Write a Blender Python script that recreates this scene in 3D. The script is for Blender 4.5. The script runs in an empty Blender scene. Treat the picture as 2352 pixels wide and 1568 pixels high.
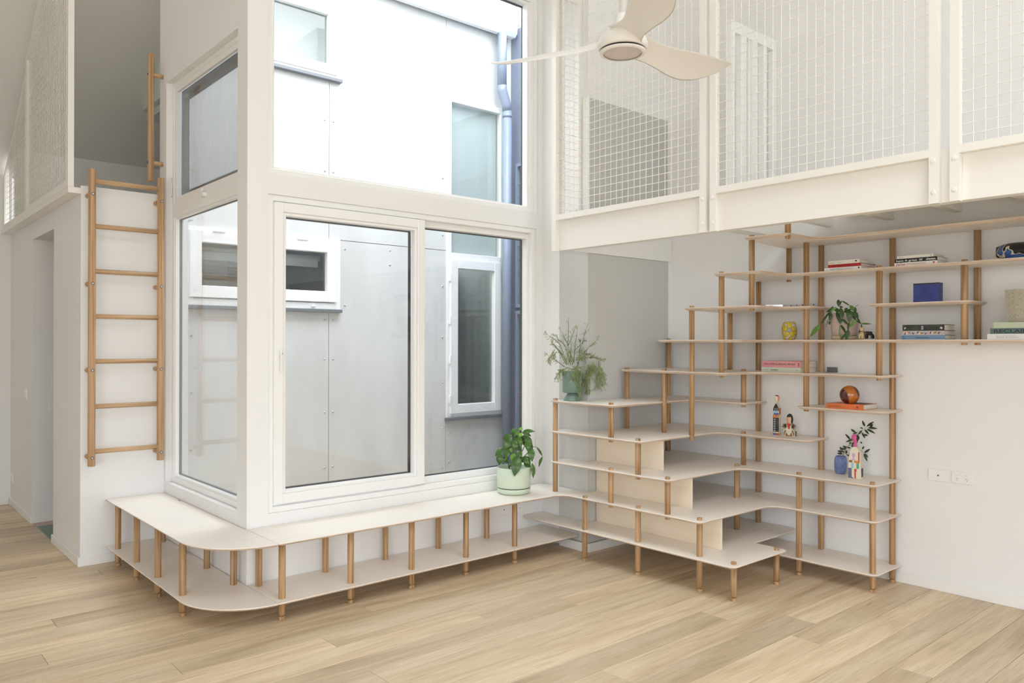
import bpy, math, random
from mathutils import Vector as V, Matrix
C = bpy.context.scene.collection
U = 1.2                      # whole scene and camera scaled to metres; unscaled figures below mostly from image pixels
rnd = random.Random(7)

# ------------------------------------------------------------------ camera, sky, exposure
YAW, PIT, ROL, FPX, EYE = 0.716228, 0.00194871, 0.00156217, 1797.05, 1.25
fw = V((math.sin(YAW)*math.cos(PIT), math.cos(YAW)*math.cos(PIT), math.sin(PIT)))
rt = V((math.cos(YAW), -math.sin(YAW), 0)); up = rt.cross(fw)
rt2 = rt*math.cos(ROL)+up*math.sin(ROL); up2 = up*math.cos(ROL)-rt*math.sin(ROL)
cd = bpy.data.cameras.new('camera'); cam = bpy.data.objects.new('camera', cd); C.objects.link(cam)
cd.sensor_width = 36; cd.lens = 36*FPX/2352; cd.clip_start = 0.05
cam.matrix_world = Matrix((( rt2.x, up2.x, -fw.x, 0), (rt2.y, up2.y, -fw.y, 0), (rt2.z, up2.z, -fw.z, EYE*U), (0, 0, 0, 1)))
sc = bpy.context.scene; sc.camera = cam
def at(x, y, X=None, Y=None, z=None):
    """The point of the plane X=.., Y=.. or z=.. that the photograph shows at (x, y)."""
    d = rt2*((x-1176)/FPX)+up2*(-(y-784)/FPX)+fw
    k = X/d.x if X is not None else Y/d.y if Y is not None else (z-EYE)/d.z
    return V((0, 0, EYE))+d*k

w = bpy.data.worlds.new('overcast_sky'); sc.world = w; w.use_nodes = True
nt = w.node_tree; nt.nodes.clear()
tc = nt.nodes.new('ShaderNodeTexCoord'); sp = nt.nodes.new('ShaderNodeSeparateXYZ'); rp = nt.nodes.new('ShaderNodeValToRGB')
bg = nt.nodes.new('ShaderNodeBackground'); ow = nt.nodes.new('ShaderNodeOutputWorld'); mp = nt.nodes.new('ShaderNodeMapRange')
nt.links.new(tc.outputs['Generated'], sp.inputs[0]); nt.links.new(sp.outputs[2], mp.inputs[0])
mp.inputs[1].default_value = -1; mp.inputs[2].default_value = 1
nt.links.new(mp.outputs[0], rp.inputs[0]); nt.links.new(rp.outputs[0], bg.inputs[0]); nt.links.new(bg.outputs[0], ow.inputs[0])
el = rp.color_ramp.elements
el[0].position = 0.48; el[0].color = (.26, .255, .24, 1); el[1].position = 0.51; el[1].color = (.37, .385, .41, 1)
for q, k in ((.6, .50), (.75, .71), (.9, .91), (1.0, 1.0)):           # overcast sky: three times brighter overhead than at the horizon
    e = el.new(q); e.color = (k*.915, k*.98, k*1.045, 1)
bg.inputs[1].default_value = 4.6
vs = sc.view_settings; vs.view_transform = 'Standard'; vs.look = 'None'; vs.gamma = 1; vs.use_curve_mapping = False
vs.exposure = 1.12
sc.cycles.max_bounces = 10; sc.cycles.diffuse_bounces = 7; sc.cycles.transparent_max_bounces = 16
sc.cycles.use_denoising = True; sc.cycles.sample_clamp_indirect = 6

# ------------------------------------------------------------------ mesh and object helpers
class MB:
    def __init__(s): s.v = []; s.f = []; s.m = []; s.sm = []
    def add(s, vs, fs, m=0, sm=False):
        o = len(s.v); s.v += [tuple(p) for p in vs]
        for f in fs: s.f.append([i+o for i in f]); s.m.append(m); s.sm.append(sm)
        return s
    def box(s, x0, x1, y0, y1, z0, z1, m=0, b=0.0):
        if b <= 0:
            vs = [(x, y, z) for z in (z0, z1) for y in (y0, y1) for x in (x0, x1)]
            return s.add(vs, [(0, 2, 3, 1), (4, 5, 7, 6), (0, 1, 5, 4), (2, 6, 7, 3), (0, 4, 6, 2), (1, 3, 7, 5)], m)
        rings = []
        for z, i in ((z0, b), (z0+b, 0), (z1-b, 0), (z1, b)):
            c = b
            rings.append([(x0+i+(c-i)*1.0, y0+i, z), (x1-c, y0+i, z), (x1-i, y0+c, z), (x1-i, y1-c, z), (x1-c, y1-i, z), (x0+c, y1-i, z), (x0+i, y1-c, z), (x0+i, y0+c, z)])
        return s.loft(rings, m=m, sm=False)
    def loft(s, rings, m=0, sm=True, caps=(1, 1), closed=True):
        n = len(rings[0]); vs = [p for r in rings for p in r]; fs = []
        for a in range(len(rings)-1):
            for i in range(n if closed else n-1):
                j = (i+1) % n; fs.append((a*n+i, a*n+j, (a+1)*n+j, (a+1)*n+i))
        s.add(vs, fs, m, sm)
        o = len(s.v)-len(vs)
        if caps[0]: s.f.append([o+i for i in range(n)][::-1]); s.m.append(m); s.sm.append(False)
        if caps[1]: s.f.append([o+len(vs)-n+i for i in range(n)]); s.m.append(m); s.sm.append(False)
        return s
    def lathe(s, cx, cy, prof, n=24, m=0, caps=(1, 1), sm=True):
        rings = [[(cx+r*math.cos(2*math.pi*i/n), cy+r*math.sin(2*math.pi*i/n), z) for i in range(n)] for r, z in prof]
        return s.loft(rings, m, sm, caps)
    def tube(s, pts, rad, n=8, m=0, sm=True):
        pts = [V(p) for p in pts]; rings = []
        if not isinstance(rad, (list, tuple)): rad = [rad]*len(pts)
        ref = None
        for i, p in enumerate(pts):
            d = (pts[min(i+1, len(pts)-1)]-pts[max(i-1, 0)]).normalized()
            if ref is None: ref = V((0, 0, 1)) if abs(d.z) < .9 else V((1, 0, 0))
            a = d.cross(ref).normalized(); b = a.cross(d).normalized(); ref = b
            rings.append([p+(a*math.cos(2*math.pi*k/n)-b*math.sin(2*math.pi*k/n))*-rad[i] for k in range(n)])
        return s.loft([[tuple(q) for q in r] for r in rings], m, sm)
    def ring(s, ax, a0, a1, z0, z1, wd, d0, d1, m=0, b=0.0):
        """A rectangular frame; ax is the axis it faces along."""
        for (p0, p1, q0, q1) in ((a0, a0+wd, z0, z1), (a1-wd, a1, z0, z1), (a0+wd, a1-wd, z0, z0+wd), (a0+wd, a1-wd, z1-wd, z1)):
            if ax == 'y': s.box(p0, p1, d0, d1, q0, q1, m, b)
            else: s.box(d0, d1, p0, p1, q0, q1, m, b)
        return s
    def build(s, name, mats, parent=None, base=None):
        me = bpy.data.meshes.new(name)
        B = V(base) if base is not None else (V(parent['_b']) if parent is not None else V((0, 0, 0)))
        me.from_pydata([(V(p)-B)*U for p in s.v], [], s.f)
        for mt in (mats if isinstance(mats, (list, tuple)) else [mats]): me.materials.append(mt)
        me.polygons.foreach_set('material_index', s.m); me.polygons.foreach_set('use_smooth', s.sm)
        me.update()
        o = bpy.data.objects.new(name, me); C.objects.link(o)
        BASE[o.name] = tuple(B)
        if parent is not None: o.parent = parent
        else: o.location = B*U
        o['_b'] = tuple(B)
        return o
BASE = {}
def tag(o, label=None, cat=None, group=None, kind=None):
    for k, v in (('label', label), ('category', cat), ('group', group), ('kind', kind)):
        if v: o[k] = v
    return o
def thing(name, label, cat, base=(0, 0, 0), group=None):
    o = bpy.data.objects.new(name, None); C.objects.link(o); o.empty_display_size = .05
    o.location = V(base)*U; o['_b'] = tuple(base)
    return tag(o, label, cat, group)
def struct(name, mb, m, parent=None):
    o = mb.build(name, m, parent)
    if parent is None: o['kind'] = 'structure'
    return o
def bx(*a, **k): return MB().box(*a, **k)

# ------------------------------------------------------------------ materials
def mat(name, col, rough=.5, var=None, scale=(8, 8, 8), detail=4, bump=0, spec=.5, metal=0, rand=0, coat=0):
    m = bpy.data.materials.new(name); m.use_nodes = True; t = m.node_tree; p = t.nodes['Principled BSDF']
    p.inputs['Base Color'].default_value = (*col, 1); p.inputs['Roughness'].default_value = rough
    p.inputs['Specular IOR Level'].default_value = spec; p.inputs['Metallic'].default_value = metal
    p.inputs['Coat Weight'].default_value = coat
    if var or bump:
        tcn = t.nodes.new('ShaderNodeTexCoord'); mpn = t.nodes.new('ShaderNodeMapping'); nz = t.nodes.new('ShaderNodeTexNoise')
        mpn.inputs['Scale'].default_value = scale; nz.inputs['Scale'].default_value = 1; nz.inputs['Detail'].default_value = detail
        t.links.new(tcn.outputs['Object'], mpn.inputs[0]); t.links.new(mpn.outputs[0], nz.inputs['Vector'])
        if rand:
            oi = t.nodes.new('ShaderNodeObjectInfo'); sc_ = t.nodes.new('ShaderNodeMath'); sc_.operation = 'MULTIPLY'; sc_.inputs[1].default_value = 57.0
            t.links.new(oi.outputs['Random'], sc_.inputs[0]); t.links.new(sc_.outputs[0], mpn.inputs['Location'])
        if var:
            r = t.nodes.new('ShaderNodeValToRGB'); t.links.new(nz.outputs['Fac'], r.inputs[0])
            n = len(var)
            es = r.color_ramp.elements; es[0].position = var[0][0]; es[0].color = (*var[0][1], 1); es[1].position = var[-1][0]; es[1].color = (*var[-1][1], 1)
            for q in var[1:-1]: es.new(q[0]).color = (*q[1], 1)
            out = r.outputs[0]
            if rand:
                hs = t.nodes.new('ShaderNodeHueSaturation'); mr = t.nodes.new('ShaderNodeMapRange')
                mr.inputs[3].default_value = 1-rand; mr.inputs[4].default_value = 1+rand
                t.links.new(oi.outputs['Random'], mr.inputs[0]); t.links.new(mr.outputs[0], hs.inputs['Value']); t.links.new(out, hs.inputs['Color']); out = hs.outputs[0]
            t.links.new(out, p.inputs['Base Color'])
        if bump:
            bn = t.nodes.new('ShaderNodeBump'); bn.inputs['Strength'].default_value = bump; bn.inputs['Distance'].default_value = .004
            t.links.new(nz.outputs['Fac'], bn.inputs['Height']); t.links.new(bn.outputs[0], p.inputs['Normal'])
    return m
def sh(c, k): return tuple(min(1, x*k) for x in c)
WHITE = (.84, .84, .838)
M = {}
M['paint'] = mat('wall_paint', WHITE, .75, spec=.2, var=[(.3, sh(WHITE, .985)), (.7, WHITE)], scale=(1.3, 1.3, 1.3), detail=2)
M['ceil'] = mat('ceiling_paint', (.82, .82, .81), .85, spec=.1)
M['trim'] = mat('satin_trim_paint', (.85, .845, .83), .4, spec=.4)
M['pvc'] = mat('white_window_vinyl', (.87, .87, .86), .28, spec=.5)
M['steel_w'] = mat('white_powdercoat', (.85, .83, .79), .4, spec=.4)
M['fan'] = mat('fan_white', (.84, .82, .79), .35)
M['diff'] = mat('fan_diffuser', (.66, .60, .58), .6)
PLY = (.88, .825, .76)
M['ply'] = mat('whitewashed_birch_face', PLY, .42, var=[(.25, sh(PLY, .975)), (.5, PLY), (.8, sh(PLY, 1.015))], scale=(3, 26, 12), detail=5)
M['plyr'] = mat('birch_riser_face', (.82, .71, .56), .5, var=[(.3, (.78, .665, .515)), (.6, (.83, .73, .585)), (.75, (.80, .69, .54))], scale=(8, 2.2, 14), detail=6)
def striped(name, a, b, c, axis, freq, rough=.5, mixn=.35, rand=0):
    m = bpy.data.materials.new(name); m.use_nodes = True; t = m.node_tree; p = t.nodes['Principled BSDF']; p.inputs['Roughness'].default_value = rough
    tcn = t.nodes.new('ShaderNodeTexCoord'); mpn = t.nodes.new('ShaderNodeMapping'); nz = t.nodes.new('ShaderNodeTexNoise'); r = t.nodes.new('ShaderNodeValToRGB')
    mpn.inputs['Scale'].default_value = freq; nz.inputs['Scale'].default_value = 1; nz.inputs['Detail'].default_value = 3; nz.inputs['Roughness'].default_value = .6
    t.links.new(tcn.outputs['Object'], mpn.inputs[0]); t.links.new(mpn.outputs[0], nz.inputs['Vector']); t.links.new(nz.outputs['Fac'], r.inputs[0])
    oi = t.nodes.new('ShaderNodeObjectInfo'); ml = t.nodes.new('ShaderNodeMath'); ml.operation = 'MULTIPLY'; ml.inputs[1].default_value = 91
    t.links.new(oi.outputs['Random'], ml.inputs[0]); t.links.new(ml.outputs[0], mpn.inputs['Location'])
    es = r.color_ramp.elements; es[0].position = .33; es[0].color = (*a, 1); es[1].position = .66; es[1].color = (*c, 1); es.new(.48).color = (*b, 1)
    out = r.outputs[0]
    if rand:
        hs = t.nodes.new('ShaderNodeHueSaturation'); mr = t.nodes.new('ShaderNodeMapRange'); mr.inputs[3].default_value = 1-rand; mr.inputs[4].default_value = 1+rand
        t.links.new(oi.outputs['Random'], mr.inputs[0]); t.links.new(mr.outputs[0], hs.inputs['Value']); t.links.new(out, hs.inputs['Color']); out = hs.outputs[0]
    t.links.new(out, p.inputs['Base Color'])
    return m
M['edge'] = striped('birch_ply_edge', (.55, .42, .33), (.70, .575, .47), (.78, .675, .575), 2, (2.5, 2.5, 130))
M['post'] = striped('laminated_oak_post', (.24, .13, .055), (.42, .25, .12), (.545, .35, .19), 2, (95, 95, 1.6), .48, rand=.10)
M['postend'] = striped('oak_post_end_grain', (.34, .19, .10), (.48, .29, .16), (.56, .36, .21), 2, (120, 40, 1), .6)
M['ladder'] = striped('ladder_oak', (.33, .19, .09), (.48, .295, .155), (.57, .375, .21), 2, (85, 85, 1.4), .45, rand=.06)
M['rung'] = striped('rung_oak', (.37, .22, .11), (.53, .345, .19), (.62, .43, .26), 2, (1.6, 90, 90), .45, rand=.08)
M['felt'] = mat('grey_felt', (.56, .56, .545), .95, spec=.05, var=[(.34, (.50, .50, .485)), (.5, (.57, .57, .555)), (.66, (.63, .63, .615))], scale=(260, 260, 260), detail=3, bump=.1)
M['conc'] = mat('fibre_cement', (.62, .62, .61), .85, spec=.15, var=[(.3, (.56, .56, .55)), (.55, (.635, .635, .625)), (.75, (.67, .67, .66))], scale=(2.2, 2.2, .9), detail=9)
M['paving'] = mat('courtyard_paving', (.42, .41, .39), .9, var=[(.3, (.36, .355, .34)), (.7, (.46, .45, .43))], scale=(6, 6, 6))
M['blue'] = mat('blue_grey_paint', (.20, .235, .31), .5, var=[(.3, (.185, .22, .29)), (.7, (.215, .25, .325))], scale=(30, 30, 30))
M['pipe'] = mat('blue_grey_pipe', (.22, .26, .34), .35)
M['gut'] = mat('white_gutter', (.78, .80, .80), .3)
M['dark'] = mat('dark_gasket', (.025, .027, .03), .5)
M['alu'] = mat('grey_aluminium', (.17, .18, .20), .45, metal=.2)
M['metal'] = mat('brushed_metal', (.62, .62, .62), .32, metal=1)
M['screw'] = mat('galvanised_screw', (.52, .53, .54), .4, metal=.6)
M['plastic'] = mat('white_plastic', (.86, .855, .84), .3)
M['slot'] = mat('dark_slot', (.03, .03, .03), .6)
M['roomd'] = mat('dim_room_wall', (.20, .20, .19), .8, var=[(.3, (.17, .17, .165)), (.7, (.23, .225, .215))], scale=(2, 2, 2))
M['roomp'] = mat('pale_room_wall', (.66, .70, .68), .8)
M['tilew'] = mat('grey_green_tile', (.15, .17, .16), .25, var=[(.3, (.13, .148, .14)), (.7, (.17, .19, .18))], scale=(1.5, 1.5, 1.5), rand=.06)
M['grout'] = mat('pale_grout', (.32, .34, .32), .9)
def glass(name, tint=(1, 1, 1), f0=.04):
    m = bpy.data.materials.new(name); m.use_nodes = True; t = m.node_tree; t.nodes.clear()
    o = t.nodes.new('ShaderNodeOutputMaterial'); mx = t.nodes.new('ShaderNodeMixShader'); tr = t.nodes.new('ShaderNodeBsdfTransparent'); gl = t.nodes.new('ShaderNodeBsdfGlossy')
    lw = t.nodes.new('ShaderNodeLayerWeight'); pw = t.nodes.new('ShaderNodeMath'); pw.operation = 'POWER'; pw.inputs[1].default_value = 5
    ma = t.nodes.new('ShaderNodeMath'); ma.operation = 'MULTIPLY_ADD'; ma.inputs[1].default_value = 1-f0; ma.inputs[2].default_value = f0
    lw.inputs[0].default_value = .5; gl.inputs['Roughness'].default_value = 0; tr.inputs[0].default_value = (*tint, 1)
    t.links.new(lw.outputs['Facing'], pw.inputs[0]); t.links.new(pw.outputs[0], ma.inputs[0]); t.links.new(ma.outputs[0], mx.inputs[0])
    t.links.new(tr.outputs[0], mx.inputs[1]); t.links.new(gl.outputs[0], mx.inputs[2]); t.links.new(mx.outputs[0], o.inputs[0])
    return m
M['glass'] = glass('clear_window_glass', (.985, .99, .985))
M['glass2'] = glass('courtyard_window_glass', (.93, .95, .945), .09)
def screen():
    m = bpy.data.materials.new('insect_screen_mesh'); m.use_nodes = True; t = m.node_tree; p = t.nodes['Principled BSDF']
    p.inputs['Base Color'].default_value = (.50, .54, .60, 1); p.inputs['Alpha'].default_value = .45; p.inputs['Roughness'].default_value = .9
    return m
M['screen'] = screen()
def oak_floor():
    m = bpy.data.materials.new('pale_oak_plank'); m.use_nodes = True; t = m.node_tree; p = t.nodes['Principled BSDF']; N = t.nodes.new; L = t.links.new
    p.inputs['Roughness'].default_value = .42; p.inputs['Specular IOR Level'].default_value = .4
    tcn = N('ShaderNodeTexCoord'); oi = N('ShaderNodeObjectInfo'); mul = N('ShaderNodeMath'); mul.operation = 'MULTIPLY'; mul.inputs[1].default_value = 83
    L(oi.outputs['Random'], mul.inputs[0])
    def noise(scale, det, rough=.55, dist=0):
        mpn = N('ShaderNodeMapping'); nz = N('ShaderNodeTexNoise'); mpn.inputs['Scale'].default_value = scale
        nz.inputs['Scale'].default_value = 1; nz.inputs['Detail'].default_value = det; nz.inputs['Roughness'].default_value = rough; nz.inputs['Distortion'].default_value = dist
        L(tcn.outputs['Object'], mpn.inputs[0]); L(mul.outputs[0], mpn.inputs['Location']); L(mpn.outputs[0], nz.inputs['Vector']); return nz.outputs['Fac']
    def ramp(fac, st):
        r = N('ShaderNodeValToRGB'); L(fac, r.inputs[0]); es = r.color_ramp.elements
        es[0].position = st[0][0]; es[0].color = (*st[0][1], 1); es[1].position = st[-1][0]; es[1].color = (*st[-1][1], 1)
        for q in st[1:-1]: es.new(q[0]).color = (*q[1], 1)
        return r.outputs[0]
    base = ramp(noise((1.1, 13, 1), 5, .6, .6), [(.25, (.47, .345, .215)), (.45, (.645, .505, .335)), (.62, (.735, .60, .43)), (.8, (.56, .425, .275))])
    grain = ramp(noise((5, 150, 1), 3), [(.32, (.70, .69, .67)), (.55, (1, 1, 1))])
    knots = ramp(noise((2.4, 7.5, 1), 2, .5, .8), [(.20, (.42, .34, .27)), (.285, (1, 1, 1))])
    def mult(a, b, f):
        mx = N('ShaderNodeMix'); mx.data_type = 'RGBA'; mx.blend_type = 'MULTIPLY'; mx.inputs['Factor'].default_value = f
        L(a, mx.inputs[6]); L(b, mx.inputs[7]); return mx.outputs[2]
    c = mult(mult(base, grain, .55), knots, .8)
    hs = N('ShaderNodeHueSaturation'); mr = N('ShaderNodeMapRange'); mr.inputs[3].default_value = .80; mr.inputs[4].default_value = 1.13
    L(oi.outputs['Random'], mr.inputs[0]); L(mr.outputs[0], hs.inputs['Value']); L(c, hs.inputs['Color']); L(hs.outputs[0], p.inputs['Base Color'])
    return m
M['oak'] = oak_floor()

# ------------------------------------------------------------------ floor
fl = struct('floor', bx(-2.6, 4.34, -3.6, 7.2, -.06, -.013), mat('floor_underlay', (.10, .075, .05), .9))
P0, PW = 1.603, .1432
joints = {12: 1.137, 9: 1.572, 8: 2.247, 7: 2.695, 0: 3.105, 2: 2.227, 11: -.2, 10: 2.95, 5: 1.45, 4: 3.25, 3: 0.9, 1: 1.2, -1: 2.1, -2: 3.6, 6: -.4, 13: 2.6}
for k in range(-36, 39):
    y0 = P0+k*PW; y1 = min(y0+PW, 7.12)
    if y0 >= 7.1: continue
    x = joints.get(k, rnd.uniform(.3, 3.6)); xs = [x]
    while xs[-1] < 4.24: xs.append(xs[-1]+rnd.uniform(1.9, 2.25))
    while xs[0] > -2.5: xs.insert(0, xs[0]-rnd.uniform(1.9, 2.25))
    for a, b in zip(xs, xs[1:]):
        a = max(a, -2.5); b = min(b, 4.24)
        if b-a < .02: continue
        g = .0007; o = MB().box(a+g, b-g, y0+g, y1-g, -.013, 0, b=.0008).build('plank', M['oak'], fl)

# ------------------------------------------------------------------ walls
YW, XS, XR = 3.643, 1.496, 4.24            # bay front wall, bay side wall, right wall
def wall_open(mb, ax, d0, d1, a0, a1, z0, z1, holes):
    """A wall slab with rectangular holes (p0, p1, q0, q1)."""
    As = sorted({a0, a1, *[h[0] for h in holes], *[h[1] for h in holes]}); Zs = sorted({z0, z1, *[h[2] for h in holes], *[h[3] for h in holes]})
    for p, q in zip(As, As[1:]):
        run = None
        for r, s in list(zip(Zs, Zs[1:]))+[(None, None)]:
            solid = r is not None and not any(h[0] <= p and q <= h[1] and h[2] <= r and s <= h[3] for h in holes)
            if solid: run = (run[0], s) if run else (r, s)
            elif run:
                mb.box(*((p, q, d0, d1) if ax == 'y' else (d0, d1, p, q)), run[0], run[1]); run = None
    return mb
HU = (1.602, 3.393, 2.076, 3.44); HL = (1.602, 3.375, .418, 1.975)
struct('wall_bay_front', wall_open(MB(), 'y', YW, YW+.12, XS, 3.43, 0, 3.70, [HU, HL]), M['paint'])
HS = (3.764, 4.842, .425, 2.787)
struct('wall_bay_side', wall_open(MB(), 'x', XS, XS+.10, HS[0], 4.962, 0, 3.95, [HS]), M['paint'])
sd = MB(); sd.add([(x, y, z) for x in (XS, XS+.10) for (y, z) in ((YW-.4, 3.7005), (4.962, 3.9505), (4.962, 3.97), (YW-.4, 4.80))], [(0, 1, 2, 3), (4, 7, 6, 5), (0, 4, 5, 1), (2, 6, 7, 3), (0, 3, 7, 4), (1, 5, 6, 2)])
struct('wall_bay_upper', sd, M['paint'])
def slope(y): return 2.585+.643*(7.12-y)
struct('wall_ladder', bx(1.05, XS-.0005, 4.872, 4.962, 0, 2.125), M['paint'])
DR = (5.572, 6.25, 0, 1.96)
struct('wall_left', wall_open(MB(), 'x', 1.05, 1.14, 4.963, 7.12, 0, 2.11, [DR]), M['paint'])
struct('wall_doorway', bx(1.14, 2.4, 6.25, 6.34, 0, 2.0), M['paint'])
struct('wall_doorway_back', bx(2.4, 2.48, 5.81, 7.1, 0, 2.0), M['paint'])
struct('wall_hall_end', bx(-2.5, 1.05, 7.12, 7.2, 0, 2.7), M['paint'])
struct('wall_loft_end', bx(1.05, 2.45, 6.93, 7.0, 2.11, 2.8), M['paint'])
ls = MB(); ls.box(1.597, 1.638, 4.88, 4.962, 0, 3.95)
ls.add([(x, y, z if z == 0 else slope(y)+.02) for z in (0, 1) for (x, y) in ((1.625, 4.963), (1.640, 4.963), (1.745, 5.595), (1.815, 5.815), (1.765, 5.815), (1.722, 5.595))], [(5, 4, 3, 2, 1, 0), (6, 7, 8, 9, 10, 11)]+[(k, (k+1) % 6, (k+1) % 6+6, k+6) for k in range(6)])
struct('wall_loft_side', ls, M['paint'])
struct('wall_loft_far', bx(2.452, 2.50, 5.805, 7.0, 2.0, 3.6), M['paint'])
struct('wall_hall_unseen', bx(-2.6, -2.5, 3.0, 7.2, 0, 5.2), M['paint'])  # unseen wall, put in to keep the hall dim
struct('floor_loft', MB().box(1.06, 1.699, 4.963, 5.81, 2.01, 2.10).box(1.06, 2.4, 5.81, 6.93, 2.01, 2.10), M['paint'])
struct('wall_right', bx(XR, XR+.1, -3.7, 3.76, 0, 3.78), M['paint'])
struct('wall_right_upper', bx(XR, XR+.1, -3.7, 2.9, 3.78, 4.9), M['paint'])
struct('wall_back', wall_open(MB(), 'y', -3.7, -3.6, -2.6, XR+.1, 0, 4.9, [(-2.0, 1.8, 0, 2.3)]), M['paint'])
struct('wall_room_left', wall_open(MB(), 'x', -2.6, -2.5, -3.6, 3.0, 0, 5.2, [(-2.2, 1.1, .2, 2.7)]), M['paint'])  # unseen wall; its opening is added to let more sky light in
struct('wall_column', bx(3.4305, XR-.0005, 3.246, 3.76, 0, 3.78), M['paint'])
# sloping ceiling over hall and loft, flat ceiling over the room
def slab(mb, x0, x1, y0, y1, t=.1):
    vs = [(x, y, slope(y)+d) for d in (0, t) for y in (y0, y1) for x in (x0, x1)]
    return mb.add(vs, [(0, 2, 3, 1), (4, 5, 7, 6), (0, 1, 5, 4), (2, 6, 7, 3), (0, 4, 6, 2), (1, 3, 7, 5)])
struct('ceiling', slab(slab(MB(), -2.6, 1.045, 3.55, 7.2), 1.0451, 1.60, 3.55, 4.90), M['ceil'])
struct('ceiling_loft', slab(slab(MB(), 1.0451, 1.76, 4.9001, 5.62), 1.0451, 2.45, 5.6201, 7.2), mat('shaded_loft_ceiling', (.70, .695, .67), .9, spec=.1))  # shade of the loft put into a ceiling colour darker than the hall's
cr = MB()
for q in ((-2.6, XR+.1, -3.7, -1.5), (-2.6, XR+.1, .1, 2.0), (-2.6, .9, -1.5, .1), (2.8, XR+.1, -1.5, .1)): cr.box(*q, 4.76, 4.86)   # round an added, unseen roof opening that lets sky light onto the floor
cr.add([(x, y, z) for z0 in (0, .1) for (y, z) in ((2.0, 4.76+z0), (3.763, 3.70+z0)) for x in (1.597, XR+.1)], [(0, 2, 3, 1), (4, 5, 7, 6), (0, 1, 5, 4), (2, 6, 7, 3), (0, 4, 6, 2), (1, 3, 7, 5)])
cr.box(-2.6, 1.597, 2.0, 3.9, 4.76, 4.86)
struct('ceiling_room', cr, M['ceil'])
# mezzanine: floor, bulkhead, joists
struct('floor_mezzanine', bx(3.302, XR-.001, -3.59, 2.05, 1.962, 2.0), M['steel_w'])
struct('trim_1', bx(3.31, 4.208, 3.230, 3.2455, 1.79, 2.04), M['paint'])
jo = struct('trim_2', bx(3.245, 3.30, -3.59, 3.30, 1.796, 1.998), M['steel_w'])
for y in (2.147, 1.815, 1.484, 1.152, .82):
    MB().box(3.3005, XR-.002, y-.02, y+.02, 1.905, 1.9615).build('joist', M['steel_w'], jo)
# baseboards
struct('baseboard_right', bx(XR-.012, XR-.0002, -3.59, 3.2, 0, .058, b=.002), M['trim'])
struct('baseboard_ladder', bx(1.038, XS-.001, 4.860, 4.8718, 0, .052, b=.002), M['trim'])
struct('baseboard_left', MB().box(1.038, 1.0498, 4.8719, 5.572, 0, .052, b=.002).box(1.038, 1.0498, 6.25, 7.108, 0, .052, b=.002), M['trim'])
struct('baseboard_hall', bx(-2.5, 1.0379, 7.108, 7.1198, 0, .052, b=.002), M['trim'])
struct('baseboard_doorway', bx(1.0500, 2.4, 6.238, 6.2498, 0, .052, b=.002), M['trim'])
struct('baseboard_column', MB().box(3.400, 3.4148, 3.222, 3.46, 0, .052, b=.002).box(3.415, 3.97, 3.219, 3.2335, 0, .052, b=.002), M['trim'])
# doorway floor tiles
tf = struct('floor_tiles', bx(1.052, 1.80, 5.2, 6.237, -.008, .0006), mat('tile_grout', (.45, .43, .41), .9))
tcol = [mat('green_floor_tile', (.13, .24, .17), .4), mat('pink_floor_tile', (.50, .36, .32), .4), mat('navy_floor_tile', (.05, .045, .10), .4)]
for i in range(6):
    for j in range(6):
        x0 = 1.055+i*.12; y0 = 6.11-j*.17
        MB().box(x0, x0+.117, y0, y0+.125 if j == 0 else y0+.167, .0007, .004).build('tile', tcol[1 if j == 0 else (0 if i == 0 else [2, 0, 1][(i+j) % 3])], tf)

# ------------------------------------------------------------------ windows
def window_part(name, mb, m, par): return mb.build(name, m, par)
def window(name, label=None):
    o = bpy.data.objects.new(name, None); C.objects.link(o); o['_b'] = (0, 0, 0); o['kind'] = 'structure'; return o
# upper fixed window of the bay front
W = window('window_1'); u0, u1, z0, z1 = HU
MB().ring('y', u0, u1, z0, z1, .028, YW+.012, YW+.075, b=.002).build('window_frame', M['pvc'], W)
MB().ring('y', u0+.028, u1-.060, z0+.028, z1-.03, .012, YW+.03, YW+.075).box(u1-.060, u1-.028, YW+.02, YW+.075, z0+.028, z1-.028).build('glazing_bead', M['pvc'], W)
MB().ring('y', u0+.04, u1-.0615, z0+.04, z1-.042, .008, YW+.0755, YW+.092).build('gasket', M['dark'], W)
bx(u0+.0395, u1-.0605, YW+.060, YW+.066, z0+.0395, z1-.0415).build('glass_pane', M['glass'], W)
# sliding window of the bay front
W = window('window_2'); u0, u1, z0, z1 = HL
MB().ring('y', u0, u1, z0, z1, .030, YW+.010, YW+.11, b=.002).build('window_frame', M['pvc'], W)
MB().ring('y', 2.50, u1-.008, z0+.030, z1-.030, .034, YW+.045, YW+.09, b=.002).build('fixed_light_frame', M['pvc'], W)
MB().ring('y', 2.533, u1-.041, z0+.063, z1-.063, .007, YW+.0905, YW+.102).build('gasket', M['dark'], W)
bx(2.5335, u1-.0415, YW+.066, YW+.072, z0+.0635, z1-.0635).build('glass_pane', M['glass'], W)
sa = MB().ring('y', 1.628, 2.514, .461, 1.938, .047, YW-.012, YW+.040, b=.003).ring('y', 1.674, 2.468, .507, 1.892, .017, YW-.004, YW+.035, b=.003).build('sliding_sash', M['pvc'], W)
MB().ring('y', 1.690, 2.452, .523, 1.876, .006, YW+.0405, YW+.06).build('gasket', M['dark'], sa)
bx(1.6905, 2.4515, YW+.016, YW+.022, .5235, 1.8755).build('glass_pane', M['glass'], sa)
h = MB(); h.lathe(0, 0, [(.012, 0), (.013, .004), (.011, .007)], 16)
hv = h.v; h.v = [(1.655+p[0]*.75, YW-.012-p[2], 1.203+p[1]*1.9) for p in hv]
h.box(1.649, 1.661, YW-.034, YW-.018, 1.190, 1.215, b=.003).box(1.652, 1.660, YW-.032, YW-.026, 1.105, 1.195, b=.002)
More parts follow.
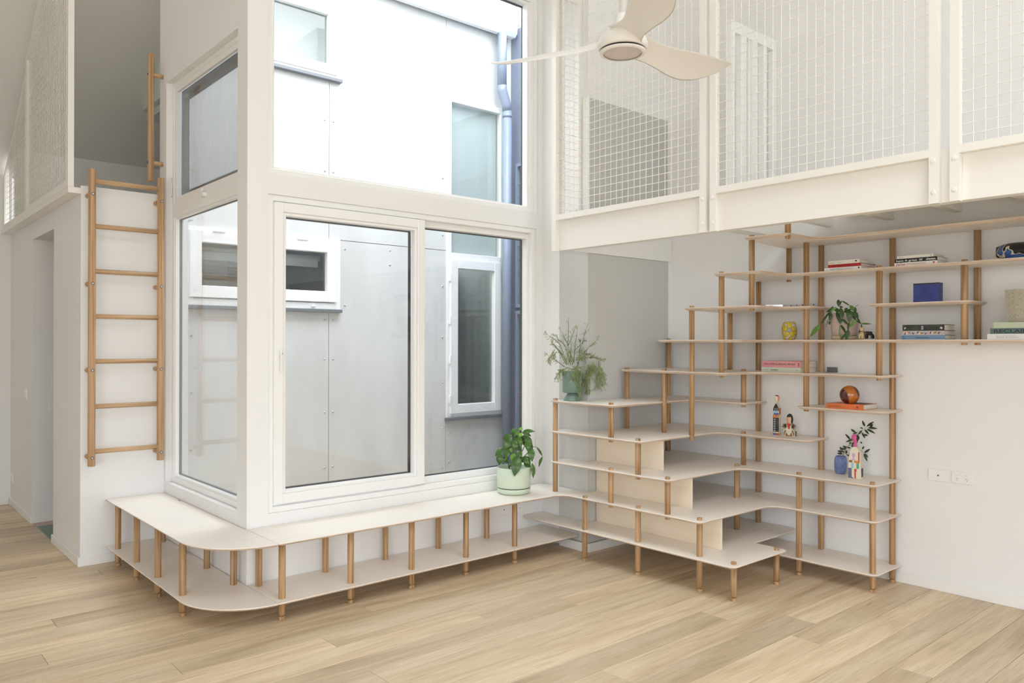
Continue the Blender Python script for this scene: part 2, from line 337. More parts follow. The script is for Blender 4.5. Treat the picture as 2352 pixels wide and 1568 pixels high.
hd = h.build('window_handle', M['plastic'], sa)
MB().tube([(1.660, YW-.0335, 1.197), (1.660, YW-.0375, 1.197)], .004, 10).build('key_lock', M['metal'], W)
# side window of the bay: awning above, fixed light below
W = window('window_3'); y0, y1, z0, z1 = HS; x0 = XS+.035
MB().ring('x', y0, y1, z0, z1, .030, x0, x0+.06, b=.002).box(x0, x0+.055, y0+.03, y1-.03, 1.992, 2.075, b=.002).build('window_frame', M['pvc'], W)
MB().ring('x', y0+.03, y1-.03, 2.0752, z1-.03, .03, x0+.004, x0+.02).build('sash_frame', M['pvc'], W)
MB().ring('x', y0+.050, y1-.050, 2.085, z1-.05, .052, x0+.037, x0+.064).ring('x', y0+.035, y1-.035, z0+.040, 1.987, .010, x0+.0365, x0+.044).build('gasket', M['alu'], W)
bx(x0+.03, x0+.036, y0+.06, y1-.06, 2.105, z1-.06).build('glass_pane', M['glass'], W)
bx(x0+.0655, x0+.0670, y0+.07, y1-.07, 2.11, z1-.07).build('insect_screen', M['screen'], W)
bx(x0+.03, x0+.036, y0+.03, y1-.03, z0+.03, 1.992).build('glass_pane', M['glass'], W)
MB().ring('x', y0+.03, y1-.03, z0+.03, 1.9918, .013, x0+.006, x0+.028).build('glazing_bead', M['pvc'], W)
l = MB().box(x0-.022, x0-.0002, 4.27, 4.335, 2.040, 2.062, b=.003); l.tube([(x0-.012, 4.30, 2.061), (x0-.022, 4.30, 2.074), (x0-.020, 4.285, 2.078)], .006, 8)
l.build('winder_latch', M['plastic'], W)
wc = MB(); wc.tube([(XS+.03, 4.8418, 2.23), (XS+.024, 4.826, 2.20), (XS+.022, 4.822, 2.16), (XS+.026, 4.832, 2.125), (XS+.03, 4.8418, 2.115)], .0035, 8); wc.build('winder_cord', M['plastic'], W)

# ------------------------------------------------------------------ courtyard beyond the windows
YE = 5.6; XB = 4.86
WA, WB_, WC_ = (1.857, 3.052, 1.512, 2.066), (1.857, 3.052, 3.335, 3.92), (4.098, 4.765, .590, 3.44)
cw = struct('wall_courtyard', wall_open(MB(), 'y', YE+.0295, YE+.20, 1.80, XB+.1, -.1, 4.6, [WA, WB_, WC_]), M['paving'])
def panel(x0, x1, z0, z1): return MB().box(x0+.002, x1-.002, YE, YE+.029, z0+.002, z1-.002, b=.001).build('cladding_panel', M['conc'], cw)
for p in ((1.78, 2.960, -.1, 1.50), (1.78, 1.857, 1.50, 2.066), (4.098, 4.86, -.1, .575), (4.766, 4.86, .575, 3.44), (4.098, 4.86, 3.44, 4.6), (1.78, 2.960, 2.067, 3.32), (1.78, 2.960, 3.93, 4.6), (1.78, 1.857, 3.32, 3.93)):
    panel(*p)
MB().box(2.962, 3.0545, YE, YE+.029, -.098, 1.498).box(3.0546, 4.096, YE, YE+.029, -.098, 2.0635).build('cladding_panel', M['conc'], cw)
MB().box(2.962, 3.0545, YE, YE+.029, 2.0685, 3.32).box(2.962, 3.0545, YE, YE+.029, 3.932, 4.598).box(3.0546, 4.096, YE, YE+.029, 2.0685, 4.598).build('cladding_panel', M['conc'], cw)
pts = [(x, z) for x in (2.922, 2.996) for z in (.05, .272, .703, 1.12, 1.43, 2.2, 2.6, 3.0)]+[(x, z) for x in (4.062,) for z in (.15, .5, .9, 1.3, 1.75, 2.2, 2.7)]+[(4.135, .45), (4.135, .2), (3.10, 1.55), (3.10, 2.0), (3.52, 2.02), (3.52, 1.9), (1.90, 1.3), (1.90, .9), (1.90, .5)]
sm = MB()
for x, z in pts:
    n = 8; r = [[(x+q*math.cos(2*math.pi*i/n), YE-d, z+q*math.sin(2*math.pi*i/n)) for i in range(n)][::-1] for q, d in ((.0085, -.001), (.0085, .003), (.005, .006))]
    sm.loft(r, sm=False)
so = sm.build('cladding_screws', M['screw'], cw); so['kind'] = 'stuff'
struct('wall_courtyard_return', bx(XB, XB+.1, 3.77, YE-.001, -.1, 4.2), M['blue'])
struct('floor_courtyard', bx(1.60, XB, YW+.121, YE-.001, -.12, -.02), M['paving'])
struct('wall_outer_back', bx(3.44, XB, 3.765, 3.80, -.1, 3.8), M['blue'])
def ext_window(name, r, sashes, panes, sill):
    W = window(name); x0, x1, z0, z1 = r
    MB().ring('y', x0, x1, z0, z1, .05, YE-.018, YE+.04, b=.003).build('window_frame', M['pvc'], W)
    for s in sashes: MB().ring('y', *s, YE-.032, YE+.02, b=.004).build('sash', M['pvc'], W)
    for (a, b, c, d) in panes:
        bx(a-.004, b+.004, YE+.004, YE+.010, c-.004, d+.004).build('glass_pane', M['glass2'], W)
    if sill: MB().box(x0-.012, x1+.004, YE-.045, YE+.03, z0-.026, z0-.0005, b=.002).build('sill', M['alu'], W)
    return W
W = ext_window('window_4', WA, [(1.878, 3.016, 1.567, 2.040, .085)], [(1.955, 2.931, 1.652, 1.955)], True)
for x in (2.08, 2.72): MB().box(x-.045, x+.045, YE-.040, YE-.0325, 2.036, 2.058, b=.002).build('hinge', M['pvc'], W)
MB().box(2.80, 2.83, YE-.03, YE-.0185, 1.530, 1.545).build('catch', M['pvc'], W)
W = ext_window('window_5', WB_, [(1.878, 3.016, 3.36, 3.90, .075)], [(1.95, 2.943, 3.43, 3.83)], True)
W = ext_window('window_6', WC_, [(4.131, 4.716, .622, 1.995, .082)], [(4.21, 4.637, .70, 1.915), (4.148, 4.715, 2.05, 3.39)], True)
MB().box(4.148, 4.715, YE-.02, YE+.03, 1.998, 2.05, b=.002).build('transom', M['pvc'], W)
for z in (.75, 1.1, 1.45, 1.83): MB().box(4.118, 4.130, YE-.04, YE-.0185, z-.035, z+.035, b=.002).build('hinge', M['pvc'], W)
# rooms behind the courtyard windows
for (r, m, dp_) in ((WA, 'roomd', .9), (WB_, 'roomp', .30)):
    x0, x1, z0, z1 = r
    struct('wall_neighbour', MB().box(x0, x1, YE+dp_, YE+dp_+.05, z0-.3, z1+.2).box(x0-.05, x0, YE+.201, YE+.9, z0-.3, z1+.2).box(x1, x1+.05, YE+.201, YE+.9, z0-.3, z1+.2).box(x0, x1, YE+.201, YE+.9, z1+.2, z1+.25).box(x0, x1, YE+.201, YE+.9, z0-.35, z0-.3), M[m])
bl = thing('roller_blind', 'pale blind rolled up inside the lower small courtyard window', 'blind', (2.45, YE+.24, 1.93))
MB().tube([(1.90, YE+.24, 1.935), (3.0, YE+.24, 1.935)], .022, 12).build('roller', M['gut'], bl)
bx(1.92, 2.98, YE+.225, YE+.229, 1.86, 1.93).build('cloth', M['gut'], bl)
# tiled room behind the tall window
tw = struct('wall_tiled', MB().box(4.05, 4.80, YE+.80, YE+.85, .3, 2.02).box(4.0, 4.05, YE+.201, YE+.85, .3, 3.6).box(4.80, 4.85, YE+.201, YE+.85, .3, 3.6).box(4.05, 4.8, YE+.201, YE+.8, .25, .3).box(4.05, 4.80, YE+.201, YE+.85, 3.55, 3.6), M['grout'])
for i in range(7):
    for j in range(14):
        MB().box(4.053+i*.107, 4.053+i*.107+.103, YE+.792, YE+.7999, .33+j*.12, .33+j*.12+.116).build('tile', M['tilew'], tw)
MB().box(4.15, 4.713, YE+.05, YE+.053, 2.052, 3.388).build('privacy_film', M['roomp'], W)
# gutter, downpipe, trellis
gt = thing('gutter', 'white rounded gutter along the top of the grey courtyard wall', 'gutter', (4.3, 5.48, 4.12))
prof = [(.0, .13), (.0, .02), (-.03, -.0), (-.075, .0), (-.105, .03), (-.11, .12), (-.12, .13), (-.12, .137), (.0, .137)]
MB().loft([[(x, 5.575+a, 4.10+b) for a, b in prof] for x in (1.8, 4.82)], sm=False).build('trough', M['gut'], gt)
struct('trim_roof', MB().box(1.7, XB+.12, 5.5, 6.6, 4.245, 4.30).box(1.7, XB+.12, 5.62, 5.66, 4.30, 4.42), M['gut'])
dp = thing('downpipe', 'round blue grey downpipe with a kink beside the tall courtyard window', 'pipe', (4.70, 5.50, 0))
MB().tube([(4.66, 5.50, 4.099), (4.66, 5.50, 3.60)], .043, 16).build('upper_pipe', M['pipe'], dp)
MB().tube([(4.66, 5.50, 3.62), (4.663, 5.50, 3.575), (4.715, 5.50, 3.45), (4.724, 5.50, 3.40)], .0445, 16).build('elbow', M['pipe'], dp)
MB().tube([(4.724, 5.50, 3.425), (4.724, 5.50, -.02)], .043, 16).build('lower_pipe', M['pipe'], dp)
MB().tube([(4.724, 5.50, 3.335), (4.724, 5.50, 3.365)], .0455, 16).build('collar', M['pipe'], dp)
tr = thing('trellis', 'blue grey steel mesh trellis fixed to the blue courtyard return wall', 'trellis', (XB-.05, 5.1, .1))
for (a, b) in ((1.58, 2.92), (.10, 1.55)):
    MB().ring('x', 4.70, 5.485, a, b, .03, XB-.05, XB-.02).build('trellis_frame', M['pipe'], tr)
    g = MB()
    for k in range(1, int((b-a)/.115)): g.box(XB-.039, XB-.033, 4.73, 5.455, a+k*.115-.003, a+k*.115+.003)
    for k in range(1, 7): g.box(XB-.036, XB-.030, 4.73+k*.11-.003, 4.73+k*.11+.003, a+.03, b-.03)
    g.build('wire_mesh', M['pipe'], tr)
struct('trim_3', bx(XB-.06, XB-.0005, 3.9, 5.40, 3.50, 3.60), M['pipe'])

# ------------------------------------------------------------------ stair, shelving and bench
Z = lambda k: .178+.182*(k-1)
TH = .0148
def rounded(poly):
    """(x, y, r) corners, counter-clockwise -> dense outline with arcs."""
    out = []; n = len(poly)
    for i in range(n):
        p = V(poly[i][:2]); r = poly[i][2] if len(poly[i]) > 2 else 0
        a = V(poly[i-1][:2]); b = V(poly[(i+1) % n][:2])
        if r <= 0: out.append(p); continue
        u = (a-p).normalized(); v = (b-p).normalized(); ang = u.angle(v); t = r/math.tan(ang/2)
        c = p+(u+v).normalized()*(r/math.sin(ang/2)); s = p+u*t; e = p+v*t
        a0 = math.atan2(s.y-c.y, s.x-c.x); a1 = math.atan2(e.y-c.y, e.x-c.x); d = a1-a0
        while d > math.pi: d -= 2*math.pi
        while d < -math.pi: d += 2*math.pi
        k = max(4, int(abs(d)/.16)+1)
        out += [V((c.x+r*math.cos(a0+d*q/k), c.y+r*math.sin(a0+d*q/k))) for q in range(k+1)]
    return out
def inset(o, d):
    n = len(o); res = []
    for i in range(n):
        e1 = (o[i]-o[i-1]).normalized(); e2 = (o[(i+1) % n]-o[i]).normalized()
        n1 = V((-e1.y, e1.x)); n2 = V((-e2.y, e2.x)); m = n1+n2
        m = m/max(.4, m.dot(n1)) if m.length > 1e-6 else n1
        res.append(o[i]+m*d)
    return res
def plate(name, poly, ztop, par):
    o = rounded(poly)
    area = sum(a.x*b.y-b.x*a.y for a, b in zip(o, o[1:]+o[:1]))
    if area < 0: o = o[::-1]
    rings = [[(p.x, p.y, z) for p in inset(o, d)] for d, z in ((.018, ztop-TH), (.006, ztop-.0085), (.0006, ztop-.005), (0, ztop-.003), (.0008, ztop-.0012), (.002, ztop))]
    mb = MB(); n = len(o)
    mb.loft(rings, m=1, sm=False)
    mb.m[-1] = 0; mb.m[-2] = 0                       # faces of the sheet; its sides are ply edge
    for i in range(len(mb.f)-2-n, len(mb.f)-2): mb.m[i] = 0
    ob = mb.build(name, [M['ply'], M['edge']], par)
    return ob
def post(x, y, z0, z1, par, bottom='floor', top='cap'):
    """A round post; shelves are held on its thinner tenons."""
    mb = MB(); r = .0155; q = .0133; pr = []
    if bottom == 'floor': pr += [(.0105, .0155), (.0105, .022), (r-.002, .022), (r, .024)]
    elif bottom == 'tenon': pr += [(q-.002, z0-TH-.012), (q, z0-TH-.010), (q, z0+.0002), (r, z0+.0003)]
    else: pr += [(r, z0)]
    if top == 'cap': pr += [(r, z1-TH-.0002), (q, z1-TH), (q, z1+.010), (q-.0015, z1+.0125)]
    else: pr += [(r, z1-TH)]
    mb.lathe(x, y, pr, 16)
    if top == 'cap': mb.m[-1] = 1
    ob = mb.build('post', [M['post'], M['postend']], par)
    if bottom == 'floor':
        MB().lathe(x, y, [(.0135, 0), (.0152, .002), (.0152, .0135), (.0138, .0157)], 12, sm=False).build('foot', M['post'], ob)
    return ob

BN = thing('window_bench', 'low L shaped white ply bench with rounded corner wrapping the bay window', 'bench', (1.5, 3.45, 0))
lx, fy, wx, wy = 1.177, 3.286, XS-.004, YW-.003
ly = 4.868
for z in (.096, .36):
    nk = [] if z == .096 else [(wx, 4.53), (wx-.011, 4.542), (wx-.011, 4.578), (wx, 4.59)]
    plate('shelf_board', [(lx, ly), (lx, fy, .318), (1.4955, fy), (1.4955, wy+.002), (wx, wy+.002)]+nk+[(wx, ly)], z, BN)
plate('shelf_board', [(1.4965, fy), (3.385, fy), (3.412, fy+.03), (3.412, wy), (1.4965, wy)], .096, BN)
def notch(y, xs, d=.011): return [q for x in xs for q in ((x+.03, y), (x+.018, y-d), (x-.018, y-d), (x-.03, y))]
plate('shelf_board', [(1.4965, fy), (3.15, fy), (3.15, wy)]+notch(wy, (2.83, 2.11))+[(1.4965, wy)], .36, BN)
for i in range(5): post(1.539+.3492*i, 3.348, 0, .36, BN, top='plain')
for y in (3.690, 4.047, 4.40, 4.755): post(1.216, y, 0, .36, BN, top='plain')
for x, y in ((1.535, 3.592), (1.882, 3.592), (2.233, 3.592), (2.58, 3.592), (2.931, 3.592), (1.452, 3.690), (1.454, 4.047), (1.455, 4.40), (1.456, 4.755)): post(x, y, 0, .36, BN, top='plain')

ST = thing('stair_shelving', 'stepped birch ply stair and wall shelving carried on round oak posts', 'staircase', (3.75, 2.6, 0))
XF, XW, CB = 3.255, 4.236, 3.231
N_ = [2.12, 2.313, 2.506, 2.699, 2.892]
R_, Q_ = .036, .075
plate('shelf_board', [(3.235, 3.632, .05), (3.25, 2.12, R_), (3.752, 2.12, R_), (3.752, 2.318), (XW, 2.318, .06), (XW, CB), (3.413, CB), (3.413, 3.632)], Z(1), ST)
plate('shelf_board', [(3.1505, fy), (XF, fy, .07), (XF, N_[1], R_), (3.912, N_[1], Q_), (3.912, 1.742, R_), (XW, 1.742, R_)]+[(XW, 1.86), (XW-.010, 1.872), (XW-.010, 1.908), (XW, 1.92), (XW, 2.24), (XW-.010, 2.252), (XW-.010, 2.29), (XW, 2.30)]+[(XW, CB), (3.413, CB), (3.413, wy), (3.1505, wy)], Z(2), ST)
plate('shelf_board', [(XF, 3.415, .05), (XF, N_[2], R_), (3.912, N_[2], Q_), (3.912, 1.742, R_), (XW, 1.742, R_), (XW, CB), (3.413, CB), (3.413, 3.415, .05)], Z(3), ST)
plate('shelf_board', [(XF, 3.415, .05), (XF, N_[3], R_), (3.972, N_[3], Q_), (3.972, 2.135, R_), (XW, 2.135, R_), (XW, CB), (3.413, CB), (3.413, 3.415, .05)], Z(4), ST)
plate('shelf_board', [(XF, 3.415, .05), (XF, N_[4], R_), (3.972, N_[4], Q_), (3.972, 2.520, R_), (XW, 2.520, R_), (XW, CB), (3.413, CB), (3.413, 3.415, .05)], Z(5), ST)
XU = 3.978; X2 = 3.672
plate('shelf_board', [(XU, 2.213, R_), (XU, 1.735, R_), (XW, 1.735, R_), (XW, 2.213, R_)], Z(5), ST)
plate('shelf_board', [(X2, 3.215, R_), (X2, 2.458, R_), (XU, 2.458, Q_), (XU, 1.735, R_), (XW, 1.735, R_), (XW, CB), (4.0, CB)], Z(6), ST)
plate('shelf_board', [(4.03, 3.215, R_), (4.03, 2.93), (X2, 2.93, R_), (X2, 2.36, R_), (XU, 2.36, Q_), (XU, .45), (XW, .45), (XW, 3.228)], Z(7), ST)
plate('shelf_board', [(X2, 2.735, R_), (X2, 2.262, R_), (XU, 2.262, Q_), (XU, 2.125, R_), (XW, 2.125, R_), (XW, 2.81, R_)], Z(8), ST)
plate('shelf_board', [(XU, 1.822, R_), (XU, 1.340, R_), (XW, 1.340, R_), (XW, 1.822, R_)], Z(8), ST)
plate('shelf_board', [(X2, 2.535, R_), (X2, 2.245, R_), (XU, 2.245, Q_), (XU, .45), (XW, .45), (XW, 2.615, R_)], Z(9), ST)
plate('shelf_board', [(X2, 2.345, R_), (X2, 2.085, R_), (XU, 2.085, Q_), (XU, .45), (XW, .45), (XW, 2.42, R_)], Z(10), ST)
plate('shelf_board', [(3.912, 2.44, R_), (3.912, 1.742, R_), (XW, 1.742, R_)]+[(XW, 1.88), (XW-.010, 1.892), (XW-.010, 1.93), (XW, 1.94)]+[(XW, 2.48, R_)], .096, ST)
for k, ye in ((1, 2.352), (2, 2.538), (3, 2.732)):
    bx(3.486, 3.501, ye, 3.2285, Z(k)+.0003, Z(k+1)-TH-.0003, b=.0008).build('riser_panel', M['plyr'], ST)
P = lambda x, y, a, b, bot='tenon', top='cap': post(x, y, a, b, ST, bot, top)
for x, y, a, b in ((3.308, 2.159, 0, 1), (3.705, 2.163, 0, 1), (3.303, 2.353, 0, 2), (3.290, 2.741, 0, 2), (3.275, 3.122, 0, 2), (3.948, 2.171, 0, 3), (3.952, 1.777, 0, 3), (4.2, 2.177, 0, 10), (4.198, 1.784, 0, 10)):
    P(x, y, 0, Z(b), 'floor')
for x, y, a, b in ((3.29, 2.543, 2, 3), (3.29, 2.741, 3, 4), (3.29, 2.936, 2, 3), (3.29, 2.936, 4, 5), (3.287, 3.378, 2, 5), (3.945, 2.553, 1, 3), (4.02, 2.558, 3, 4), (4.02, 2.558, 5, 6),
                   (4.165, 3.212, 3, 7), (4.2, 2.769, 6, 8), (4.2, 2.572, 1, 9), (4.2, 1.382, 7, 10), (4.2, 2.374, 9, 10), (3.71, 3.180, 4, 6), (3.71, 2.893, 4, 6), (3.71, 2.698, 4, 8), (3.71, 2.5, 6, 9), (3.71, 2.312, 8, 10),
                   (4.025, 2.172, 5, 10), (4.025, 1.777, 6, 9), (4.025, 1.38, 7, 9)):
    P(x, y, Z(a), Z(b))
post(3.71, 2.103, Z(10), 1.965, ST, 'tenon', 'plain')

# felt pinboards on the column
pn = thing('pinboard', 'grey felt pinboard wrapping the column behind the lower stair', 'pinboard', (3.43, 3.24, .06))
MB().box(3.4165, 3.430, 3.2335, 3.478, .054, 1.84, b=.001).build('felt_panel', M['felt'], pn)
MB().box(3.4305, 4.188, 3.2335, 3.2455, .054, 1.789, b=.001).build('felt_panel', M['felt'], pn)
pn = thing('pinboard', 'grey felt pinboard on the column above the mezzanine, behind the mesh', 'pinboard', (3.43, 3.24, 2.045))
MB().box(3.4165, 3.430, 3.2335, 3.478, 2.045, 2.727, b=.001).build('side_panel', M['trim'], pn)['label'] = 'pale side panel'
MB().box(3.4305, 4.182, 3.2335, 3.2455, 2.045, 2.722, b=.001).build('felt_panel', M['felt'], pn)

# ------------------------------------------------------------------ ladder and grab rail
LD = thing('wall_ladder', 'round oak ladder with seven rungs fixed to the white wall', 'ladder', (1.27, 4.79, .56))
sx = (1.088, 1.450)
for i, x in enumerate(sx):
    s = MB().lathe(x, 4.79, [(.018, .565), (.0195, .567), (.0195, 2.207), (.018, 2.209)], 18).build('stile', M['ladder'], LD)
    for z in (.612, 1.095, 1.575, 2.07):
        MB().tube([(x-.004, 4.80, z), (x-.004, 4.8715, z)], .0135, 12).build('standoff', M['ladder'], s)
        b = MB().tube([(x, 4.7715, z), (x, 4.7698, z)], .0085, 12, m=1).tube([(x, 4.7700, z), (x, 4.7690, z)], .0058, 10).build('bolt', [M['screw'], M['slot']], s)
for k in range(7):
    z = .645+.2497*k
    MB().tube([(sx[0]+.015, 4.79, z), (sx[1]-.015, 4.79, z)], .0135, 14).build('rung', M['rung'], LD)
GR = thing('grab_rail', 'short vertical oak grab rail on the wall above the ladder', 'handrail', (1.43, 4.90, 2.2))
MB().lathe(1.428, 4.905, [(.0165, 2.205), (.018, 2.207), (.018, 2.957), (.0165, 2.959)], 18).build('rail', M['ladder'], GR)
for z in (2.315, 2.838):
    MB().tube([(1.438, 4.905, z), (1.4955, 4.905, z)], .0135, 12).build('standoff', M['rung'], GR)
    MB().tube([(1.412, 4.905, z), (1.4095, 4.905, z)], .007, 10).build('bolt', M['slot'], GR)

# ------------------------------------------------------------------ mesh balustrades
PT = .0411
def mesh_panel(name, label, ax, a0, a1, z0, zt, d, wd=.034, post_drop=0, rail=.032, off=None, group=None, shift=.5):
    """Framed welded mesh. ax: axis the panel faces along; a: its run; zt: height or function of a."""
    top = zt if callable(zt) else (lambda a: zt)
    base = (d, (a0+a1)/2, z0) if ax == 'x' else ((a0+a1)/2, d, z0)
    t = thing(name, label, 'balustrade', base, group)
    def add(mb, p0, p1, q0, q1, q2=None, dd=(0, .03)):
        q2 = q1 if q2 is None else q2
        vs = []
        for (p, q) in ((p0, q1), (p1, q2)):
            for e in dd: vs += [((d+e, p, q0) if ax == 'x' else (p, d+e, q0)), ((d+e, p, q) if ax == 'x' else (p, d+e, q))]
        return mb.add(vs, [(0, 1, 3, 2), (4, 6, 7, 5), (0, 4, 5, 1), (2, 3, 7, 6), (1, 5, 7, 3), (0, 2, 6, 4)])
    for p0, p1 in ((a0, a0+wd), (a1-wd, a1)): add(MB(), p0, p1, z0-post_drop, top(p0), top(p1)).build('frame_post', M['steel_w'], t)
    add(MB(), a0+wd, a1-wd, z0, z0+rail).build('bottom_rail', M['steel_w'], t)
    mb = MB(); vs = []
    for p in (a0+wd, a1-wd):
        for e in (0, .03):
            for dz in (-rail, 0): vs.append((d+e, p, top(p)+dz) if ax == 'x' else (p, d+e, top(p)+dz))
    mb.add(vs, [(0, 1, 3, 2), (4, 6, 7, 5), (0, 4, 5, 1), (2, 3, 7, 6), (1, 5, 7, 3), (0, 2, 6, 4)]).build('top_rail', M['steel_w'], t)
    g = MB(); r = .0026 if callable(zt) else .0018; n = int((a1-a0-2*wd)/PT); zz0 = z0+rail
    for k in range(n+1):
        a = a0+wd+PT*(k+shift)
        if a > a1-wd: break
        g.tube([(d+.02, a, zz0) if ax == 'x' else (a, d+.02, zz0), (d+.02, a, top(a)-rail) if ax == 'x' else (a, d+.02, top(a)-rail)], r, 4, sm=False)
    zz = zz0+PT*.9
    while zz < max(top(a0), top(a1))-rail:
        s, e = a0+wd, a1-wd
        if callable(zt):
            while s < e and top(s)-rail < zz: s += .01
            while s < e and top(e)-rail < zz: e -= .01
        if e-s > .02: g.tube([(d+.0165, s, zz) if ax == 'x' else (s, d+.0165, zz), (d+.0165, e, zz) if ax == 'x' else (e, d+.0165, zz)], r, 4, sm=False)
        zz += PT
    g.build('wire_mesh', M['steel_w'], t)
    return t
XBm = 3.214
for (a, b, lab, bolts) in ((2.259, 3.336, 'white steel mesh balustrade panel beside the bay window, behind the fan', 1), (1.195, 2.234, 'wide white steel mesh balustrade panel in front of the slatted screen', 2), (.12, 1.154, 'white steel mesh balustrade panel cut off by the edge of the photo', 2)):
    t = mesh_panel('mesh_balustrade', lab, 'x', a, b, 1.972, 3.32, XBm, post_drop=.18, group='mezzanine mesh panels')
    for y in ((a+.017,) if bolts == 1 else (a+.017, b-.017)):
        for z in (1.835, 1.955):
            n = 12; rr = [[(XBm-e, y+q*math.cos(2*math.pi*i/n), z+q*math.sin(2*math.pi*i/n)) for i in range(n)] for q, e in ((.010, -.002), (.010, .002), (.006, .005))]
            MB().loft(rr, sm=False).build('bolt', M['steel_w'], t)
mesh_panel('mesh_balustrade', 'narrow white mesh return panel between the beam end and the column', 'y', 3.250, 3.412, 1.972, 3.32, 3.285, wd=.020)
hz = lambda y: slope(y)-.06
mesh_panel('mesh_balustrade', 'tall sloping white mesh panel of the loft beside the ladder', 'x', 4.872, 6.145, 2.112, hz, .985, wd=.05, rail=.04, group='loft mesh panels')
mesh_panel('mesh_balustrade', 'low triangular white mesh panel of the loft under the sloping ceiling', 'x', 6.150, 7.118, 2.112, hz, 1.0, wd=.035, rail=.04, group='loft mesh panels')
struct('trim_4', bx(.986, 1.0495, 4.872, 7.118, 2.080, 2.1115), M['steel_w'])

# slatted screen at the head of the stair
SS = thing('slatted_screen', 'white slatted timber screen upstairs, seen through the mesh', 'screen', (4.0, 2.49, 2.0))
for a, b in ((3.764, 3.798), (3.863, 3.916), (3.978, 4.028), (4.093, 4.131), (4.202, 4.238)):
    MB().box(a, b, 2.474, 2.510, 1.93, 2.985, b=.001).build('slat', M['pvc'], SS)
MB().box(3.764, 4.238, 2.474, 2.510, 2.9853, 3.048, b=.001).build('top_rail', M['pvc'], SS)
struct('trim_5', bx(3.70, XR-.001, 2.44, 2.54, 1.88, 1.9295), M['steel_w'])

# ------------------------------------------------------------------ ceiling fan
d = rt2*((1430-1176)/FPX)+up2*((784-117)/FPX)+fw
fc = V((0, 0, EYE-.013))+d*3.0
FN = thing('ceiling_fan', 'white three blade ceiling fan with a round light', 'fan', tuple(fc))
cx, cy, cz = fc
MB().lathe(cx, cy, [(.070, cz+.006), (.0735, cz+.004), (.0735, cz+.010)], 40, caps=(1, 1)).build('light_diffuser', M['diff'], FN)
MB().lathe(cx, cy, [(.0738, cz+.002), (.0868, cz+.004), (.0875, cz+.010), (.0738, cz+.012)], 40, caps=(0, 0)).build('light_rim', M['fan'], FN)
MB().lathe(cx, cy, [(.084, cz+.0125), (.084, cz+.016)], 40, caps=(0, 1)).build('shadow_gap', M['slot'], FN)
MB().lathe(cx, cy, [(.090, cz+.0165), (.098, cz+.030), (.088, cz+.062), (.060, cz+.092), (.034, cz+.115), (.026, cz+.15), (.018, cz+.155)], 32).build('motor_housing', M['fan'], FN)
MB().lathe(cx, cy, [(.0125, cz+.14), (.0125, 4.70)], 16).build('down_rod', M['fan'], FN)
MB().lathe(cx, cy, [(.02, 4.66), (.05, 4.70), (.055, 4.7595)], 20).build('ceiling_cup', M['fan'], FN)
RB = .582
for az in (-63.9, 56.1, 176.1):
    A = YAW+math.radians(az); u = V((math.sin(A), math.cos(A), 0)); t = V((-u.y, u.x, 0))
    tab = ((.045, .125, .0, 26, .056), (.10, .098, .003, 33, .048), (.16, .086, .007, 33, .041), (.24, .100, .012, 29, .036), (.32, .124, .016, 26, .033), (.40, .136, .015, 23, .032), (.47, .126, .006, 20, .036), (.53, .092, -.008, 17, .046), (.565, .052, -.020, 15, .058), (.582, .014, -.030, 13, .070))
    rings = []; nt_ = len(tab)-1
    for i_ in range(nt_*4+1):
        k0 = min(nt_-1, i_//4); f = i_/4-k0; P4 = [tab[max(0, min(nt_, k0+o_))] for o_ in (-1, 0, 1, 2)]
        s, ch, off, tw, zz = [.5*(2*b_+(c_-a_)*f+(2*a_-5*b_+4*c_-d_)*f*f+(3*b_-a_-3*c_+d_)*f**3) for a_, b_, c_, d_ in zip(*P4)]
        th = math.radians(tw); ring = []
        for k in range(14):
            a = 2*math.pi*k/14; c = math.cos(a)*ch*.58; hgt = math.sin(a)*.0042
            cam_ = .012*(1-(c/(ch*.58))**2)*(ch/.14)
            q = u*s+t*(off+c*math.cos(th))+V((0, 0, zz-c*math.sin(th)+hgt+cam_))
            ring.append(tuple(fc+q))
        rings.append(ring)
    MB().loft(rings).build('blade', M['fan'], FN)

